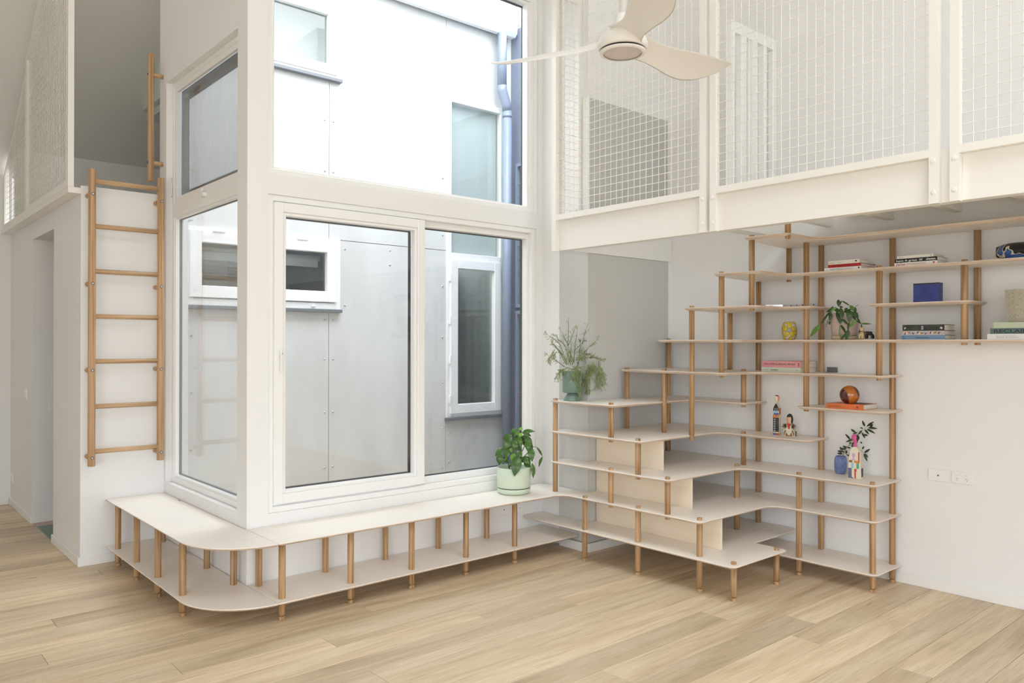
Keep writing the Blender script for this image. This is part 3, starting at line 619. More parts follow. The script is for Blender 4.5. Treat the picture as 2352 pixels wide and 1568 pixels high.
# ------------------------------------------------------------------ outlets and switches
def outlet(name, label, P0, ux, nrm, wd, ht, kind, group=None):
    """Plate with centre P0, horizontal axis ux and outward normal nrm."""
    ux, nrm = V(ux), V(nrm); P0 = V(P0); uz = V((0, 0, 1))
    t = thing(name, label, 'outlet' if 'outlet' in name else 'switch', tuple(P0))
    def slab_(mb, a, b, h0, h1, w_, h_, bev=.002):
        r = []
        for e, i in ((h0, 0), (h1-bev, 0), (h1, bev)):
            r.append([tuple(P0+ux*(a+sx_*(w_/2-i))+uz*(b+sz*(h_/2-i))+nrm*e) for sx_, sz in ((-1, -1), (1, -1), (1, 1), (-1, 1))])
        return mb.loft(r, sm=False)
    slab_(MB(), 0, 0, .0003, .008, wd, ht).build('face_plate', M['plastic'], t)
    if kind == 'power':
        for q in (-.022, .022):
            slab_(MB(), q*.95, .0155, .008, .0125, .014, .008).build('rocker', M['plastic'], t)
            n = 16; MB().loft([[tuple(P0+ux*(q+.0105*math.cos(2*math.pi*i/n))+uz*(-.008+.0105*math.sin(2*math.pi*i/n))+nrm*e) for i in range(n)] for e in (.008, .0088)], sm=False).build('socket_face', M['plastic'], t)
            sl = MB()
            for a, b, an in ((-.0042, -.004, .5), (.0042, -.004, -.5), (0, -.0125, 0)):
                c_, s_ = math.cos(an), math.sin(an)
                sl.add([tuple(P0+ux*(q+a+x*c_-y*s_)+uz*(b+x*s_+y*c_)+nrm*.0092) for x, y in ((-.0009, -.0026), (.0009, -.0026), (.0009, .0026), (-.0009, .0026))], [(0, 1, 2, 3)])
            sl.build('pin_slots', M['slot'], t)
    elif kind == 'data':
        slab_(MB(), 0, 0, .0081, .0092, .011, .012, .001).build('jack_surround', M['plastic'], t)
        slab_(MB(), 0, -.0005, .0093, .0096, .007, .006, .0001).build('jack', M['slot'], t)
    elif kind == 'switch':
        for b in (-.0125, .0125): slab_(MB(), 0, b, .008, .013, .016, .018).build('rocker', M['plastic'], t)
    return t
LX, LY = (0, -1, 0), (1, 0, 0)
outlet('data_outlet', 'white data outlet with one jack beside the shelving posts', (XR, 1.5725, .5835), LX, (-1, 0, 0), .097, .060, 'data')
outlet('power_outlet', 'white double power outlet on the wall at the far side of the data outlet', (XR, 1.4615, .5835), LX, (-1, 0, 0), .097, .060, 'power')
outlet('data_outlet', 'white data outlet half hidden under the bench top', (3.102, YW, .232), LY, (0, -1, 0), .097, .062, 'data')
outlet('power_outlet', 'white double power outlet under the bench, behind a post', (3.207, YW, .232), LY, (0, -1, 0), .097, .060, 'power')
outlet('light_switch', 'white two rocker light switch on the hall wall beside the doorway', (1.05, 6.47, .885), LX, (-1, 0, 0), .058, .075, 'switch')
outlet('power_outlet', 'small white outlet low on the hall wall near its end', (1.05, 7.03, .218), LX, (-1, 0, 0), .10, .062, 'plain')
outlet('light_switch', 'lower pale switch plate inside the doorway', (1.188, 6.25, .80), LY, (0, -1, 0), .075, .06, 'plain')
outlet('wall_controller', 'upper pale controller plate inside the doorway', (1.206, 6.25, .965), LY, (0, -1, 0), .08, .09, 'plain')

# ------------------------------------------------------------------ books
_font = {}
def lettering(par, text, x_at, mt, name='title_lettering', bold=0.0, slant=0.0):
    """Flat printed words. x_at(u, v) -> point for text coordinates scaled to 0..1 in width and to the height of a capital."""
    cu = bpy.data.curves.new('t', 'FONT'); cu.body = text; cu.size = 1; cu.offset = bold; cu.shear = slant
    ob = bpy.data.objects.new('t', cu); C.objects.link(ob)
    bpy.context.view_layer.update()
    me = bpy.data.meshes.new_from_object(ob.evaluated_get(bpy.context.evaluated_depsgraph_get()))
    bpy.data.objects.remove(ob); bpy.data.curves.remove(cu)
    xs = [v.co.x for v in me.vertices]; a, b = min(xs), max(xs)
    mb = MB(); mb.add([tuple(x_at((v.co.x-a)/(b-a), v.co.y/.69)) for v in me.vertices], [list(p.vertices) for p in me.polygons])
    bpy.data.meshes.remove(me)
    return mb.build(name, mt, par)
def col(name, c, rough=.45, **k): return mat(name, c, rough, **k)
INK = {k: col('ink_'+k, c, .6) for k, c in dict(black=(.03, .03, .035), white=(.85, .84, .82), red=(.55, .04, .04), grey=(.30, .30, .30), darkred=(.20, .01, .012), orange=(.72, .16, .05), rust=(.28, .06, .02)).items()}
M['pages'] = striped('book_pages', (.66, .62, .55), (.76, .73, .66), (.80, .78, .71), 2, (3, 3, 420), .8)
def book(label, X0, yl, yr, depth, z0, th, cov, texts=(), skew=0.0, blocks=(), group=None, soft=False, boards=True, cover_top=None, name='book'):
    """A closed book lying flat, its spine towards the room (X = X0) from yl (reader's start) to yr."""
    t = thing(name, label, 'book', (X0+depth/2, (yl+yr)/2, z0), group)
    e = .0022 if boards else .0012
    S = lambda y: X0+skew*(yl-y)
    def pr(mb, a, b, c, d_, za, zb, m=0):
        vs = [(S(y)+dx, y, z) for z in (za, zb) for (dx, y) in ((a, c), (b, c), (b, d_), (a, d_))]
        return mb.add(vs, [(3, 2, 1, 0), (4, 5, 6, 7), (0, 1, 5, 4), (1, 2, 6, 5), (2, 3, 7, 6), (3, 0, 4, 7)], m)
    cvr = MB(); pr(cvr, 0, depth, yl, yr, z0, z0+e); pr(cvr, 0, depth, yl, yr, z0+th-e, z0+th); pr(cvr, 0, .003, yl, yr, z0+e, z0+th-e)
    cvr.build('cover', cov, t)
    q = .003 if boards else .0003
    pr(MB(), .0031, depth-q, yl-q, yr+q, z0+e+.0001, z0+th-e-.0001).build('pages', M['pages'], t)
    L = yl-yr
    for (a, b, za, zb, mt) in blocks:
        MB().add([(S(yl-L*p)-.0003, yl-L*p, z0+th*q_) for p, q_ in ((a, za), (b, za), (b, zb), (a, zb))], [(0, 3, 2, 1)]).build('spine_print', mt, t)
    for tx in texts:
        s, a, b, zc, hh, mt = tx[:6]; bo = tx[6] if len(tx) > 6 else 0; sl = tx[7] if len(tx) > 7 else 0
        lettering(t, s, lambda u, v: (S(yl-L*(a+(b-a)*u))-.0006, yl-L*(a+(b-a)*u), z0+th*(zc+hh*(v-.5))), mt, bold=bo, slant=sl)
    if cover_top:
        pr(MB(), depth*.30, depth*.92, yl-L*.35, yl-L*.93, z0+th+.0001, z0+th+.0003).build('cover_picture', cover_top, t)
    return t
cream, white_ = col('cream_cover', (.74, .70, .62)), col('white_cover', (.80, .79, .76))
z9, z7, z6 = Z(9)+.0002, Z(7)+.0002, Z(6)+.0002
book('white paperback at the bottom of the stack with a red book, thin grey title', 4.0, 2.057, 1.858, .16, z9, .0165, white_, [('NEW RINGS', .17, .53, .48, .58, INK['grey']), ('500 DESIGNS FROM AROUND', .56, .76, .62, .18, INK['grey']), ('THE WORLD', .56, .78, .34, .18, INK['grey'])], boards=False, group='books on the upper shelf',
     blocks=((.92, .955, .28, .78, INK['black']),))
book('red hardback book between two pale books on the upper shelf', 4.003, 2.037, 1.861, .169, z9+.0167, .0165, col('red_cover', (.42, .02, .022)), [('EIGHT GREAT HOUSES', .10, .70, .5, .55, INK['darkred'], .01), ('C', .79, .85, .5, .6, INK['black'], .02)], group='books on the upper shelf')
book('cream hardback book topmost on the red book', 4.002, 2.035, 1.867, .124, z9+.0334, .0195, cream, [('Ash Wessex', .05, .21, .42, .22, INK['black']), ('Bruce', .30, .41, .45, .38, INK['grey'], 0, .4)], blocks=((.855, .915, .40, .72, INK['black']),), group='books on the upper shelf')
book('white book with red script title below the black book', 4.0, 1.691, 1.491, .121, z9, .0165, white_, [('DelTails', .04, .26, .48, .62, INK['red'], .015, .3), ('Annotated Sketches and field Notebook', .29, .75, .55, .30, INK['red'], .008, .3)], blocks=((.90, .945, .30, .75, INK['red']),), boards=False, group='books on the upper shelf')
book('black book with white handwritten words on its spine', 4.001, 1.690, 1.492, .127, z9+.0167, .019, col('black_cover', (.012, .013, .015)), [('have A great', .04, .54, .48, .46, INK['white'], .012), ('DAY', .59, .67, .48, .46, INK['white'], .03), ('-Denton', .74, .965, .50, .46, INK['white'], .025)], boards=False, group='books on the upper shelf')
book('thin pale book topmost on the black lettered book', 4.002, 1.679, 1.510, .128, z9+.0359, .0135, cream, [('Billy Newman', .05, .18, .45, .25, INK['black']), ('&', .93, .955, .55, .6, INK['black'])], boards=False, group='books on the upper shelf')
book('blue hardback at the bottom of the stack under the patterned book', 4.0, 1.658, 1.457, .130, z7, .0215, col('slate_blue_cover', (.165, .27, .42)), [('Modern Instances', .35, .63, .5, .40, INK['black']), ('SSI', .035, .075, .5, .66, INK['black']), ('UP-1', .90, .95, .45, .16, INK['grey'])], group='books on the long shelf')
book('book with multicoloured patterned spine between the blue and the black book', 4.001, 1.656, 1.458, .130, z7+.0217, .0205, col('pattern_spine', (.5, .45, .45)), group='books on the long shelf')
PB = bpy.data.objects[[o.name for o in C.objects if o.name.startswith('book')][-1]]
cols = [col('pattern_'+n, c) for n, c in dict(lilac=(.42, .33, .52), peach=(.66, .42, .26), navy=(.05, .06, .16), cream=(.70, .66, .55), orange=(.62, .20, .05), olive=(.22, .24, .06), sky=(.30, .42, .55), maroon=(.20, .06, .06)).items()]
for k in range(26):
    u = .01+k*.0375; yy = 1.656-.198*u; r0 = rnd.uniform(.3, .5); zc = z7+.0217+.0205*rnd.uniform(.35, .65); n = 8
    an = rnd.choice((.6, -.6, .9)); pts_ = []
    for i in range(n):
        a = 2*math.pi*i/n; p, q = .0065*math.cos(a), .0032*math.sin(a); y_, z_ = p*math.cos(an)-q*math.sin(an), p*math.sin(an)+q*math.cos(an)
        pts_.append((4.001-.0004-.00002*k, min(1.6555, max(1.4585, yy-y_)), min(z7+.0217+.0203, max(z7+.0219, zc+z_*1.15))))
    MB().add(pts_, [list(range(n))]).build('spine_print', cols[k % 8], PB)
book('thick black book topmost on the patterned book', 4.002, 1.653, 1.460, .133, z7+.0424, .0300, col('black_photo_cover', (.02, .022, .024), var=[(.35, (.015, .016, .018)), (.6, (.05, .055, .045)), (.75, (.10, .11, .06))], scale=(20, 20, 20)), [('JP', .04, .09, .45, .22, INK['white'], .03), ('AI', .455, .51, .66, .24, INK['white'], .01), ('35', .455, .51, .34, .24, INK['white'], .01), ('Ap', .90, .96, .48, .30, INK['white'], .04)], group='books on the long shelf')
book('white book at the bottom under the dark green book', 4.0, 1.276, .985, .17, z7, .0245, white_, [('Natural Historic and', .13, .40, .66, .20, INK['grey']), ('Graphic Architecture', .13, .44, .38, .20, INK['grey']), ('The House of Glass', .56, .98, .50, .40, INK['grey'])], group='books on the long shelf')
book('dark green book with large black title between two pale books', 4.002, 1.264, .985, .17, z7+.0247, .0255, col('green_cover', (.095, .165, .15)), [('RECLAIMED', .055, .72, .50, .62, INK['black'], .012), ('Penny', .78, .90, .5, .3, INK['black'])], group='books on the long shelf')
book('pale green book topmost under the speckled pot', 4.004, 1.252, .985, .17, z7+.0504, .0270, col('pale_green_cover', (.50, .56, .42)), [('Joshua Gorby', .48, .70, .5, .20, INK['black']), ('Mette Hay', .76, .95, .5, .20, INK['black'])], group='books on the long shelf')
book('pale green book at the bottom under the thick pink book', 4.043, 2.458, 2.213, .172, z6, .0262, col('sage_cover', (.62, .66, .54)), [('Coffeeklatch', .07, .19, .5, .18, INK['black']), ('Greenterior', .25, .44, .5, .38, INK['black'], .01), ('LANN', .87, .925, .45, .18, INK['black'])], boards=False, group='books beside the pink book')
book('thick pink book with black title on the pale green book', 4.046, 2.455, 2.212, .174, z6+.0264, .0355, col('pink_cover', (.74, .33, .35)), [('SOFIA COPPOLA ARCHIVE 1999-2023', .055, .845, .52, .27, INK['black'], .008)], blocks=((.925, .945, .2, .8, INK['rust']),), boards=False, group='books beside the pink book')
z5 = Z(5)+.0002
book('orange book lying under the amber glass ball', 3.997, 2.045, 1.852, .158, z5, .0275, col('orange_cover', (.62, .17, .045)), [('ANNIE LEIBOVITZ', .06, .42, .5, .30, INK['rust'], .004), ('AT WORK', .43, .53, .5, .26, INK['orange'])], skew=.08, blocks=((.54, .885, .02, .98, INK['orange']), (.815, .865, .32, .68, INK['rust'])), cover_top=INK['black'])
be = thing('bookend', 'small dark grey bookend behind the pink book', 'bookend', (4.21, 2.13, z6))
MB().box(4.190, 4.222, 2.120, 2.155, z6, z6+.0025).box(4.2225, 4.226, 2.095, 2.155, z6, z6+.030, b=.0008).build('plate', M['alu'], be)

# ------------------------------------------------------------------ vases and figures on the shelves
def ball_ring(mb, c, r, zs, sq=1.0, n=32): return mb
# amber glass ball
gb = thing('glass_ball', 'amber glass ball with a dark red swirl on the orange book', 'ornament', (4.055, 1.945, z5+.0277))
m = bpy.data.materials.new('amber_swirl_glass'); m.use_nodes = True; t = m.node_tree; p = t.nodes['Principled BSDF']
p.inputs['Roughness'].default_value = .06; p.inputs['Coat Weight'].default_value = .6
tcn = t.nodes.new('ShaderNodeTexCoord'); wv = t.nodes.new('ShaderNodeTexWave'); r_ = t.nodes.new('ShaderNodeValToRGB'); mpn = t.nodes.new('ShaderNodeMapping')
mpn.inputs['Rotation'].default_value = (.5, .25, .7); wv.inputs['Scale'].default_value = 3.1; wv.inputs['Distortion'].default_value = 4.6; wv.inputs['Phase Offset'].default_value = 1.4
t.links.new(tcn.outputs['Object'], mpn.inputs[0]); t.links.new(mpn.outputs[0], wv.inputs[0]); t.links.new(wv.outputs['Fac'], r_.inputs[0]); t.links.new(r_.outputs[0], p.inputs['Base Color'])
es = r_.color_ramp.elements; es[0].position = .12; es[0].color = (.07, .008, .004, 1); es[1].position = .45; es[1].color = (.44, .135, .02, 1); es.new(.25).color = (.24, .05, .012, 1)
R = .0495; prof = [(R*math.cos(a), z5+.0277+.0455+R*math.sin(a)) for a in [-1.17+k*(1.17+math.pi/2-.02)/22 for k in range(23)]]
MB().lathe(4.055, 1.945, [(prof[0][0]*.3, prof[0][1])]+prof, 36).build('glass', m, gb)
# yellow flower vase
fv = thing('flower_vase', 'small white barrel vase painted with big yellow flowers', 'vase', (4.10, 2.315, z7))
vp = lambda z: (.028+.0125*math.sin(min(1, max(0, z/.101))*math.pi)**.6 if 0 < z < .101 else .028)
vprof = [(vp(.101*k/16), z7+.101*k/16) for k in range(17)]
vb = MB().lathe(4.10, 2.315, vprof+[(.024, z7+.100), (.026, z7+.05)], 36).build('body', col('vase_white', (.68, .63, .58), .3), fv)
yel, blk, gry = col('vase_yellow', (.68, .52, .025), .35), col('vase_black_line', (.03, .025, .02), .4), col('vase_grey_centre', (.36, .34, .37), .4)
def on_vase(th, z, e): r = vp(max(.001, min(.1, z)))+e; return (4.10+r*math.cos(th), 2.315+r*math.sin(th), z7+z)
def petal(mb, th0, z0, dx, dz, a, b, an, e, m, n=14):
    pts_ = []
    for i in range(n):
        q = 2*math.pi*i/n; p, s = a*math.cos(q), b*math.sin(q); u = dx+p*math.cos(an)-s*math.sin(an); v = dz+p*math.sin(an)+s*math.cos(an)
        if not .0015 < z0+v < .0995: v = max(.0015-z0, min(.0995-z0, v))
        pts_.append(on_vase(th0-u/.040, z0+v, e))
    c = on_vase(th0-dx/.040, max(.0015, min(.0995, z0+dz)), e)
    mb.add([c]+pts_, [(0, i+1, (i+1) % n+1) for i in range(n)][::1], m)
toward = math.atan2(-2.315, -4.10)
paint = MB()
for th0, z0 in ((toward+.02, .054), (toward+1.62, .030), (toward-1.62, .066), (toward+3.2, .05), (toward+.62, .123), (toward-.72, .125), (toward+.25, -.022), (toward-.95, -.016)):
    for k in range(5):
        an = math.pi/2+k*2*math.pi/5; dx, dz = .026*math.cos(an), .026*math.sin(an)
        petal(paint, th0, z0, dx, dz, .0172, .0138, an, .0004, 1); petal(paint, th0, z0, dx, dz, .0159, .0125, an, .0007, 0)
    petal(paint, th0, z0, 0, 0, .0135, .0112, 0, .0009, 1); petal(paint, th0, z0, 0, 0, .0122, .0100, 0, .0011, 2)
paint.build('painted_flowers', [yel, blk, gry], fv)
# blue slab vase
bv = thing('slab_vase', 'flat rectangular cobalt blue glazed vase with a dark rim', 'vase', (4.03, 1.54, Z(8)))
cob = col('cobalt_glaze', (.035, .05, .22), .28, var=[(.25, (.02, .03, .17)), (.55, (.04, .06, .25)), (.8, (.10, .14, .30))], scale=(14, 14, 5))
z8 = Z(8)+.0002
o = MB(); x0, x1, y0, y1 = 4.0, 4.05, 1.484, 1.601
rings = [[(a, b, z) for a, b in ((x0+i, y0+i), (x1-i, y0+i), (x1-i, y1-i), (x0+i, y1-i))] for i, z in ((.002, z8), (0, z8+.003), (0, z8+.088), (.001, z8+.0905), (.006, z8+.0905), (.006, z8+.01))]
o.loft(rings, sm=False); o.build('body', cob, bv)
rim = MB(); rim.ring('y', 0, 1, 0, 1, .1, 0, 1) if False else None
for q in ((x0-.0004, x0+.0055, y0-.0004, y1+.0004), (x1-.0055, x1+.0004, y0-.0004, y1+.0004), (x0+.0056, x1-.0056, y0-.0004, y0+.0055), (x0+.0056, x1-.0056, y1-.0055, y1+.0004)): rim.box(*q, z8+.086, z8+.0915)
rim.build('rim', col('dark_rim_glaze', (.03, .03, .03), .35), bv)
# blue, black and cream loaf shaped ceramic
lv = thing('ceramic_loaf', 'long rounded ceramic piece glazed blue and black with cream edges', 'ornament', (4.08, 1.13, z9))
m = bpy.data.materials.new('blue_black_glaze'); m.use_nodes = True; t = m.node_tree; p = t.nodes['Principled BSDF']; p.inputs['Roughness'].default_value = .2
tcn = t.nodes.new('ShaderNodeTexCoord'); nz = t.nodes.new('ShaderNodeTexNoise'); r_ = t.nodes.new('ShaderNodeValToRGB'); nz.inputs['Scale'].default_value = 15; nz.inputs['Detail'].default_value = 1.5
sz = t.nodes.new('ShaderNodeSeparateXYZ'); ma = t.nodes.new('ShaderNodeMath'); ma.operation = 'MULTIPLY_ADD'; ma.inputs[1].default_value = -3.2; ad = t.nodes.new('ShaderNodeMath'); ad.inputs[1].default_value = .15
t.links.new(tcn.outputs['Object'], nz.inputs['Vector']); t.links.new(tcn.outputs['Object'], sz.inputs[0]); t.links.new(sz.outputs[2], ma.inputs[0]); t.links.new(nz.outputs['Fac'], ma.inputs[2]); t.links.new(ma.outputs[0], ad.inputs[0])
t.links.new(ad.outputs[0], r_.inputs[0]); t.links.new(r_.outputs[0], p.inputs['Base Color'])
es = r_.color_ramp.elements; es[0].position = .0; es[0].color = (.012, .012, .014, 1); es[1].position = 1; es[1].color = (.04, .12, .36, 1)
for q, c in ((.495, (.012, .012, .014)), (.51, (.62, .55, .42)), (.535, (.62, .55, .42)), (.55, (.025, .075, .27)), (.70, (.07, .17, .40))): es.new(q).color = (*c, 1)
rings = []
for k in range(15):
    u = k/14; y = 1.262-u*.32; s = max(.1, math.sin(min(1, u*4.2+.08)*math.pi/2))*max(.25, math.sin(min(1, (1-u)*4.2+.12)*math.pi/2))
    rings.append([(4.075+.052*s*math.cos(a)*1.0, y, z9+.039+.039*(.55+.45*s)*max(-1, math.sin(a)*1.12 if math.sin(a) < 0 else math.sin(a))) for a in [2*math.pi*i/20 for i in range(20)]])
MB().loft(rings).build('body', m, lv)
# speckled vessel
sv = thing('speckled_pot', 'speckled grey stoneware pot with folded sides on pale green book', 'pot', (4.085, 1.14, z7+.0776))
spk = mat('speckled_stoneware', (.42, .39, .31), .8, var=[(.30, (.06, .05, .04)), (.36, (.40, .37, .29)), (.7, (.48, .44, .35))], scale=(210, 210, 210), detail=2)
rings = []; zb = z7+.0776
for e, z in ((-.006, 0), (-.004, .004), (0, .05), (.004, .10), (.006, .147), (.001, .1475), (-.003, .10), (-.006, .02)):
    w_ = [(4.018, 1.168), (4.030, 1.206), (4.055, 1.196), (4.10, 1.205), (4.145, 1.19), (4.155, 1.11), (4.15, 1.045), (4.09, 1.038), (4.03, 1.045), (4.012, 1.10)]
    cxx, cyy = 4.085, 1.12; rings.append([(cxx+(a-cxx)*(1+e*14), cyy+(b-cyy)*(1+e*14), zb+z) for a, b in w_][::-1])
MB().loft(rings, sm=False).build('body', spk, sv)
# metal strap
ms = thing('metal_strap', 'thin perforated metal strap standing on edge on a shelf', 'metal strip', (4.17, 2.3, z8))
pts_ = [(4.19, 2.197), (4.19, 2.26), (4.188, 2.33), (4.178, 2.40), (4.155, 2.45), (4.125, 2.478), (4.10, 2.49), (4.085, 2.488)]
MB().loft([[(a-.0012, b, z8), (a+.0012, b, z8), (a+.0012, b, z8+.0235), (a-.0012, b, z8+.0235)] for a, b in pts_], sm=False).build('strip', M['metal'], ms)
hl = MB()
for k in range(7):
    y = 2.215+k*.034; x = 4.1885 if y < 2.3 else 4.1885-(y-2.3)*.09
    hl.add([(x-.0018, y+.0035*math.cos(a), z8+.0165+.0035*math.sin(a)) for a in [2*math.pi*i/10 for i in range(10)]][::-1], [list(range(10))])
hl.build('screw_holes', M['slot'], ms)

# wooden painted figures (plain geometric stand-ins)
WC = {k: col('doll_'+k, c, .5) for k, c in dict(wood=(.66, .58, .42), cream=(.72, .66, .52), black=(.02, .02, .022), blue=(.035, .10, .36), sky=(.30, .50, .64), red=(.50, .04, .025), orange=(.62, .22, .05), yellow=(.60, .44, .09), olive=(.16, .15, .02), pink=(.66, .11, .30), salmon=(.66, .28, .20), navy=(.03, .035, .09), green=(.06, .36, .20), slate=(.12, .13, .22), brown=(.26, .13, .03), grey=(.17, .14, .15), lilac=(.58, .36, .60), skin=(.72, .42, .28)).items()}
WK = list(WC)
def figure(label, base, fwd, outline, dep, body, head, print_, side_patch=()):
    """Flat sided wooden figure: outline (half width, z) extruded; head: lathe; print_: front colour blocks."""
    t = thing('wooden_doll', label, 'figurine', base); B = V(base); n = V(fwd).normalized(); s = V((n.y, -n.x, 0))       # n: the way it faces, s: its right hand side
    P_ = lambda a, z, e: tuple(B+s*a+n*e+V((0, 0, z)))
    k = len(outline); loop = [(-a, z) for a, z in outline]+[(a, z) for a, z in outline[::-1]]
    mb = MB(); f_ = [P_(a, z, dep/2) for a, z in loop]; b_ = [P_(a, z, -dep/2) for a, z in loop]
    mb.loft([b_, f_], sm=False); mb.build('body', WC[body], t)
    hm = MB(); hm.lathe(0, 0, [(a[0]+(b[0]-a[0])*q/3, a[1]+(b[1]-a[1])*q/3) for a, b in zip(head['prof'], head['prof'][1:]) for q in range(3)]+[head['prof'][-1]], 56); hm.v = [P_(x, z, y*head.get('flat', 1)) for x, y, z in hm.v]
    for i, f in enumerate(hm.f):
        c = sum((V(hm.v[j]) for j in f), V())/len(f); l = c-B
        hm.m[i] = 2 if l.z > head['cap'] else 1 if l.dot(s) < head.get('split', -9) else 0
    hm.build('head', [WC[head['col']], WC[head.get('side', head['cap_col'])], WC[head['cap_col']]], t)
    pm = MB()
    for (poly, c) in print_:
        i = WK.index(c); pm.add([P_(a, z, dep/2+.0006) for a, z in poly], [list(range(len(poly)))], i)
    pm.build('painted_pattern', [WC[k_] for k_ in WK], t)
    if side_patch:
        sp_ = MB()
        for (z0, z1, a, c) in side_patch: sp_.add([P_(-a-.0005, z0, dep/2), P_(-a-.0005, z0, -dep/2), P_(-a-.0005, z1, -dep/2), P_(-a-.0005, z1, dep/2)], [(0, 1, 2, 3)], WK.index(c))
        sp_.build('painted_side', [WC[k_] for k_ in WK], t)
    return t
def rect(a0, a1, z0, z1): return [(a0, z0), (a1, z0), (a1, z1), (a0, z1)]
z4, z3 = Z(4)+.0002, Z(3)+.0002
pat = [(rect(-.0165, .0165, .020, .1000), 'black'), (rect(.0, .0165, .002, .012), 'blue'), (rect(-.0165, .0, .002, .012), 'red'), (rect(-.0165, .0165, .100, .117), 'orange')]
for r in range(6):
    zc = .026+r*.0128
    for a, c1, c2 in ((.0085, 'sky', 'cream'), (-.0085, 'cream', 'blue')):
        pat += [([(a+.0075, zc), (a, zc-.0060), (a, zc+.0060)], c1), ([(a-.0075, zc), (a, zc+.0060), (a, zc-.0060)], c2)]
    pat += [([(-.002, zc+.0064), (0, zc+.001), (.002, zc+.0064), (0, zc+.0118)], 'olive')]
pat += [(rect(.011, .0145, .101, .116), 'red'), (rect(.006, .009, .101, .116), 'cream'), (rect(-.001, .001, .101, .116), 'black'), (rect(-.009, -.006, .101, .116), 'cream'), (rect(-.0165, .012, .117, .127), 'blue'), (rect(-.011, .0165, .127, .140), 'sky'),
        ([(.0162, .140), (-.0162, .140), (-.015, .155), (-.004, .180), (.003, .180), (.014, .157)], 'black'), (rect(-.009, -.004, .1405, .156), 'cream'), (rect(.003, .008, .1405, .156), 'cream')]
figure('tall narrow wooden doll painted with blue, black and orange diamonds', (4.10, 2.392, z4), (-.97, -.22, 0), [(.0175, 0), (.0175, .145), (.015, .160), (.008, .176), (.004, .186)], .030, 'wood',
       dict(prof=[(.004, .183), (.006, .190), (.013, .199), (.0155, .209), (.0150, .219), (.010, .2265), (.003, .229)], col='cream', cap=.2235, cap_col='black', side='salmon', split=-.006, flat=.8), pat, ((.118, .155, .0175, 'red'),))
pat = [([(-.014, .072), (.014, .072), (.006, .058), (.005, .042), (-.005, .042), (-.006, .058)], 'red'), ([(-.017, .030), (0, .003), (.017, .030), (.012, .040), (-.012, .040)], 'cream'), ([(.030, .004), (.025, .004), (.022, .018), (.014, .030), (.022, .036), (.030, .018)], 'brown'), ([(-.030, .004), (-.030, .018), (-.022, .036), (-.014, .030), (-.022, .018), (-.025, .004)], 'brown'),
       ([(.020, .002), (.016, .024), (.006, .008), (.006, .002)], 'brown'), ([(-.020, .002), (-.006, .002), (-.006, .008), (-.016, .024)], 'brown'), (rect(-.012, .012, .001, .006), 'red')]
dl = figure('short squat wooden doll with black cap and brown and red body', (4.112, 2.318, z4), (-.97, -.22, 0), [(.0335, 0), (.033, .018), (.026, .036), (.014, .048), (.014, .070)], .034, 'cream',
       dict(prof=[(.013, .068), (.0165, .078), (.0185, .092), (.018, .104), (.0145, .116), (.008, .1245), (.002, .127)], col='skin', cap=.107, cap_col='black', split=-.011, flat=.9), pat, ((.002, .030, .0335, 'grey'),))
fur = MB(); r2 = random.Random(3)
n_ = V((-.97, -.22, 0)).normalized(); s_ = V((-n_.y, n_.x, 0))
for sd in (-1, 1):
    for k in range(60):
        c = V((4.112, 2.318, z4+.058))+s_*sd*.021+n_*.008; d_ = V((r2.uniform(-1, 1), r2.uniform(-1, 1), r2.uniform(-1, .9))).normalized()
        fur.tube([c+d_*.003, c+d_*.014+V((0, 0, -.001)), c+d_*.021+V((0, 0, -.005))], [.0016, .0012, .0003], 4)
f_ = fur.build('fur_collar', col('brown_fur', (.24, .14, .06), .9, var=[(.35, (.12, .06, .02)), (.7, (.36, .25, .14))], scale=(90, 90, 90)), dl); f_['kind'] = 'stuff'
pat = [(rect(.014, .032, .002, .055), 'slate'), ([(.0, .002), (-.007, .002), (-.007, .052), (.001, .052)], 'red'), (rect(-.012, -.007, .038, .052), 'orange'), (rect(.004, .016, .055, .083), 'sky'), (rect(-.022, -.009, .053, .081), 'green'), (rect(.011, .027, .084, .096), 'brown'), (rect(-.021, .002, .082, .094), 'orange'), (rect(-.024, -.018, .082, .140), 'red'),
       ([(.016, .097), (-.004, .095), (.001, .103), (.002, .112), (-.003, .120), (-.003, .128), (.004, .134), (.011, .132), (.014, .125), (.011, .114), (.009, .104)], 'lilac'), (rect(.006, .018, .002, .006), 'black')]
figure('large wooden doll with pink head and coloured blocks on cream', (4.065, 1.918, z3), (-.98, -.2, 0), [(.0345, 0), (.0315, .055), (.0265, .120), (.020, .150), (.0095, .166)], .036, 'cream',
       dict(prof=[(.0085, .163), (.0085, .185), (.013, .197), (.0195, .209), (.0200, .217), (.016, .226), (.008, .2305), (.002, .231)], col='pink', cap=9, cap_col='black', split=-.0085, flat=.8), pat, ((.001, .055, .0335, 'navy'),))
# small animals: one continuous skin each
def skin(name, verts, edges, radii, mt, par, sub=2):
    me = bpy.data.meshes.new(name); B = V(par['_b'])
    me.from_pydata([(V(v)-B)*U for v in verts], edges, []); ob = bpy.data.objects.new(name, me); C.objects.link(ob)
    sk = ob.modifiers.new('s', 'SKIN'); ss = ob.modifiers.new('u', 'SUBSURF'); ss.levels = ss.render_levels = sub
    for i, r in enumerate(radii):
        q = me.skin_vertices[0].data[i]; q.radius = (r*U, r*U); q.use_root = (i == 0)
    bpy.context.view_layer.update()
    nm = bpy.data.meshes.new_from_object(ob.evaluated_get(bpy.context.evaluated_depsgraph_get())); bpy.data.objects.remove(ob)
    nm.materials.clear(); nm.materials.append(mt); nm.polygons.foreach_set('use_smooth', [True]*len(nm.polygons)); nm.name = name
    o = bpy.data.objects.new(name, nm); C.objects.link(o); o.parent = par; o['_b'] = tuple(B); return o
cq = (4.045, 1.874, z7+.0015)
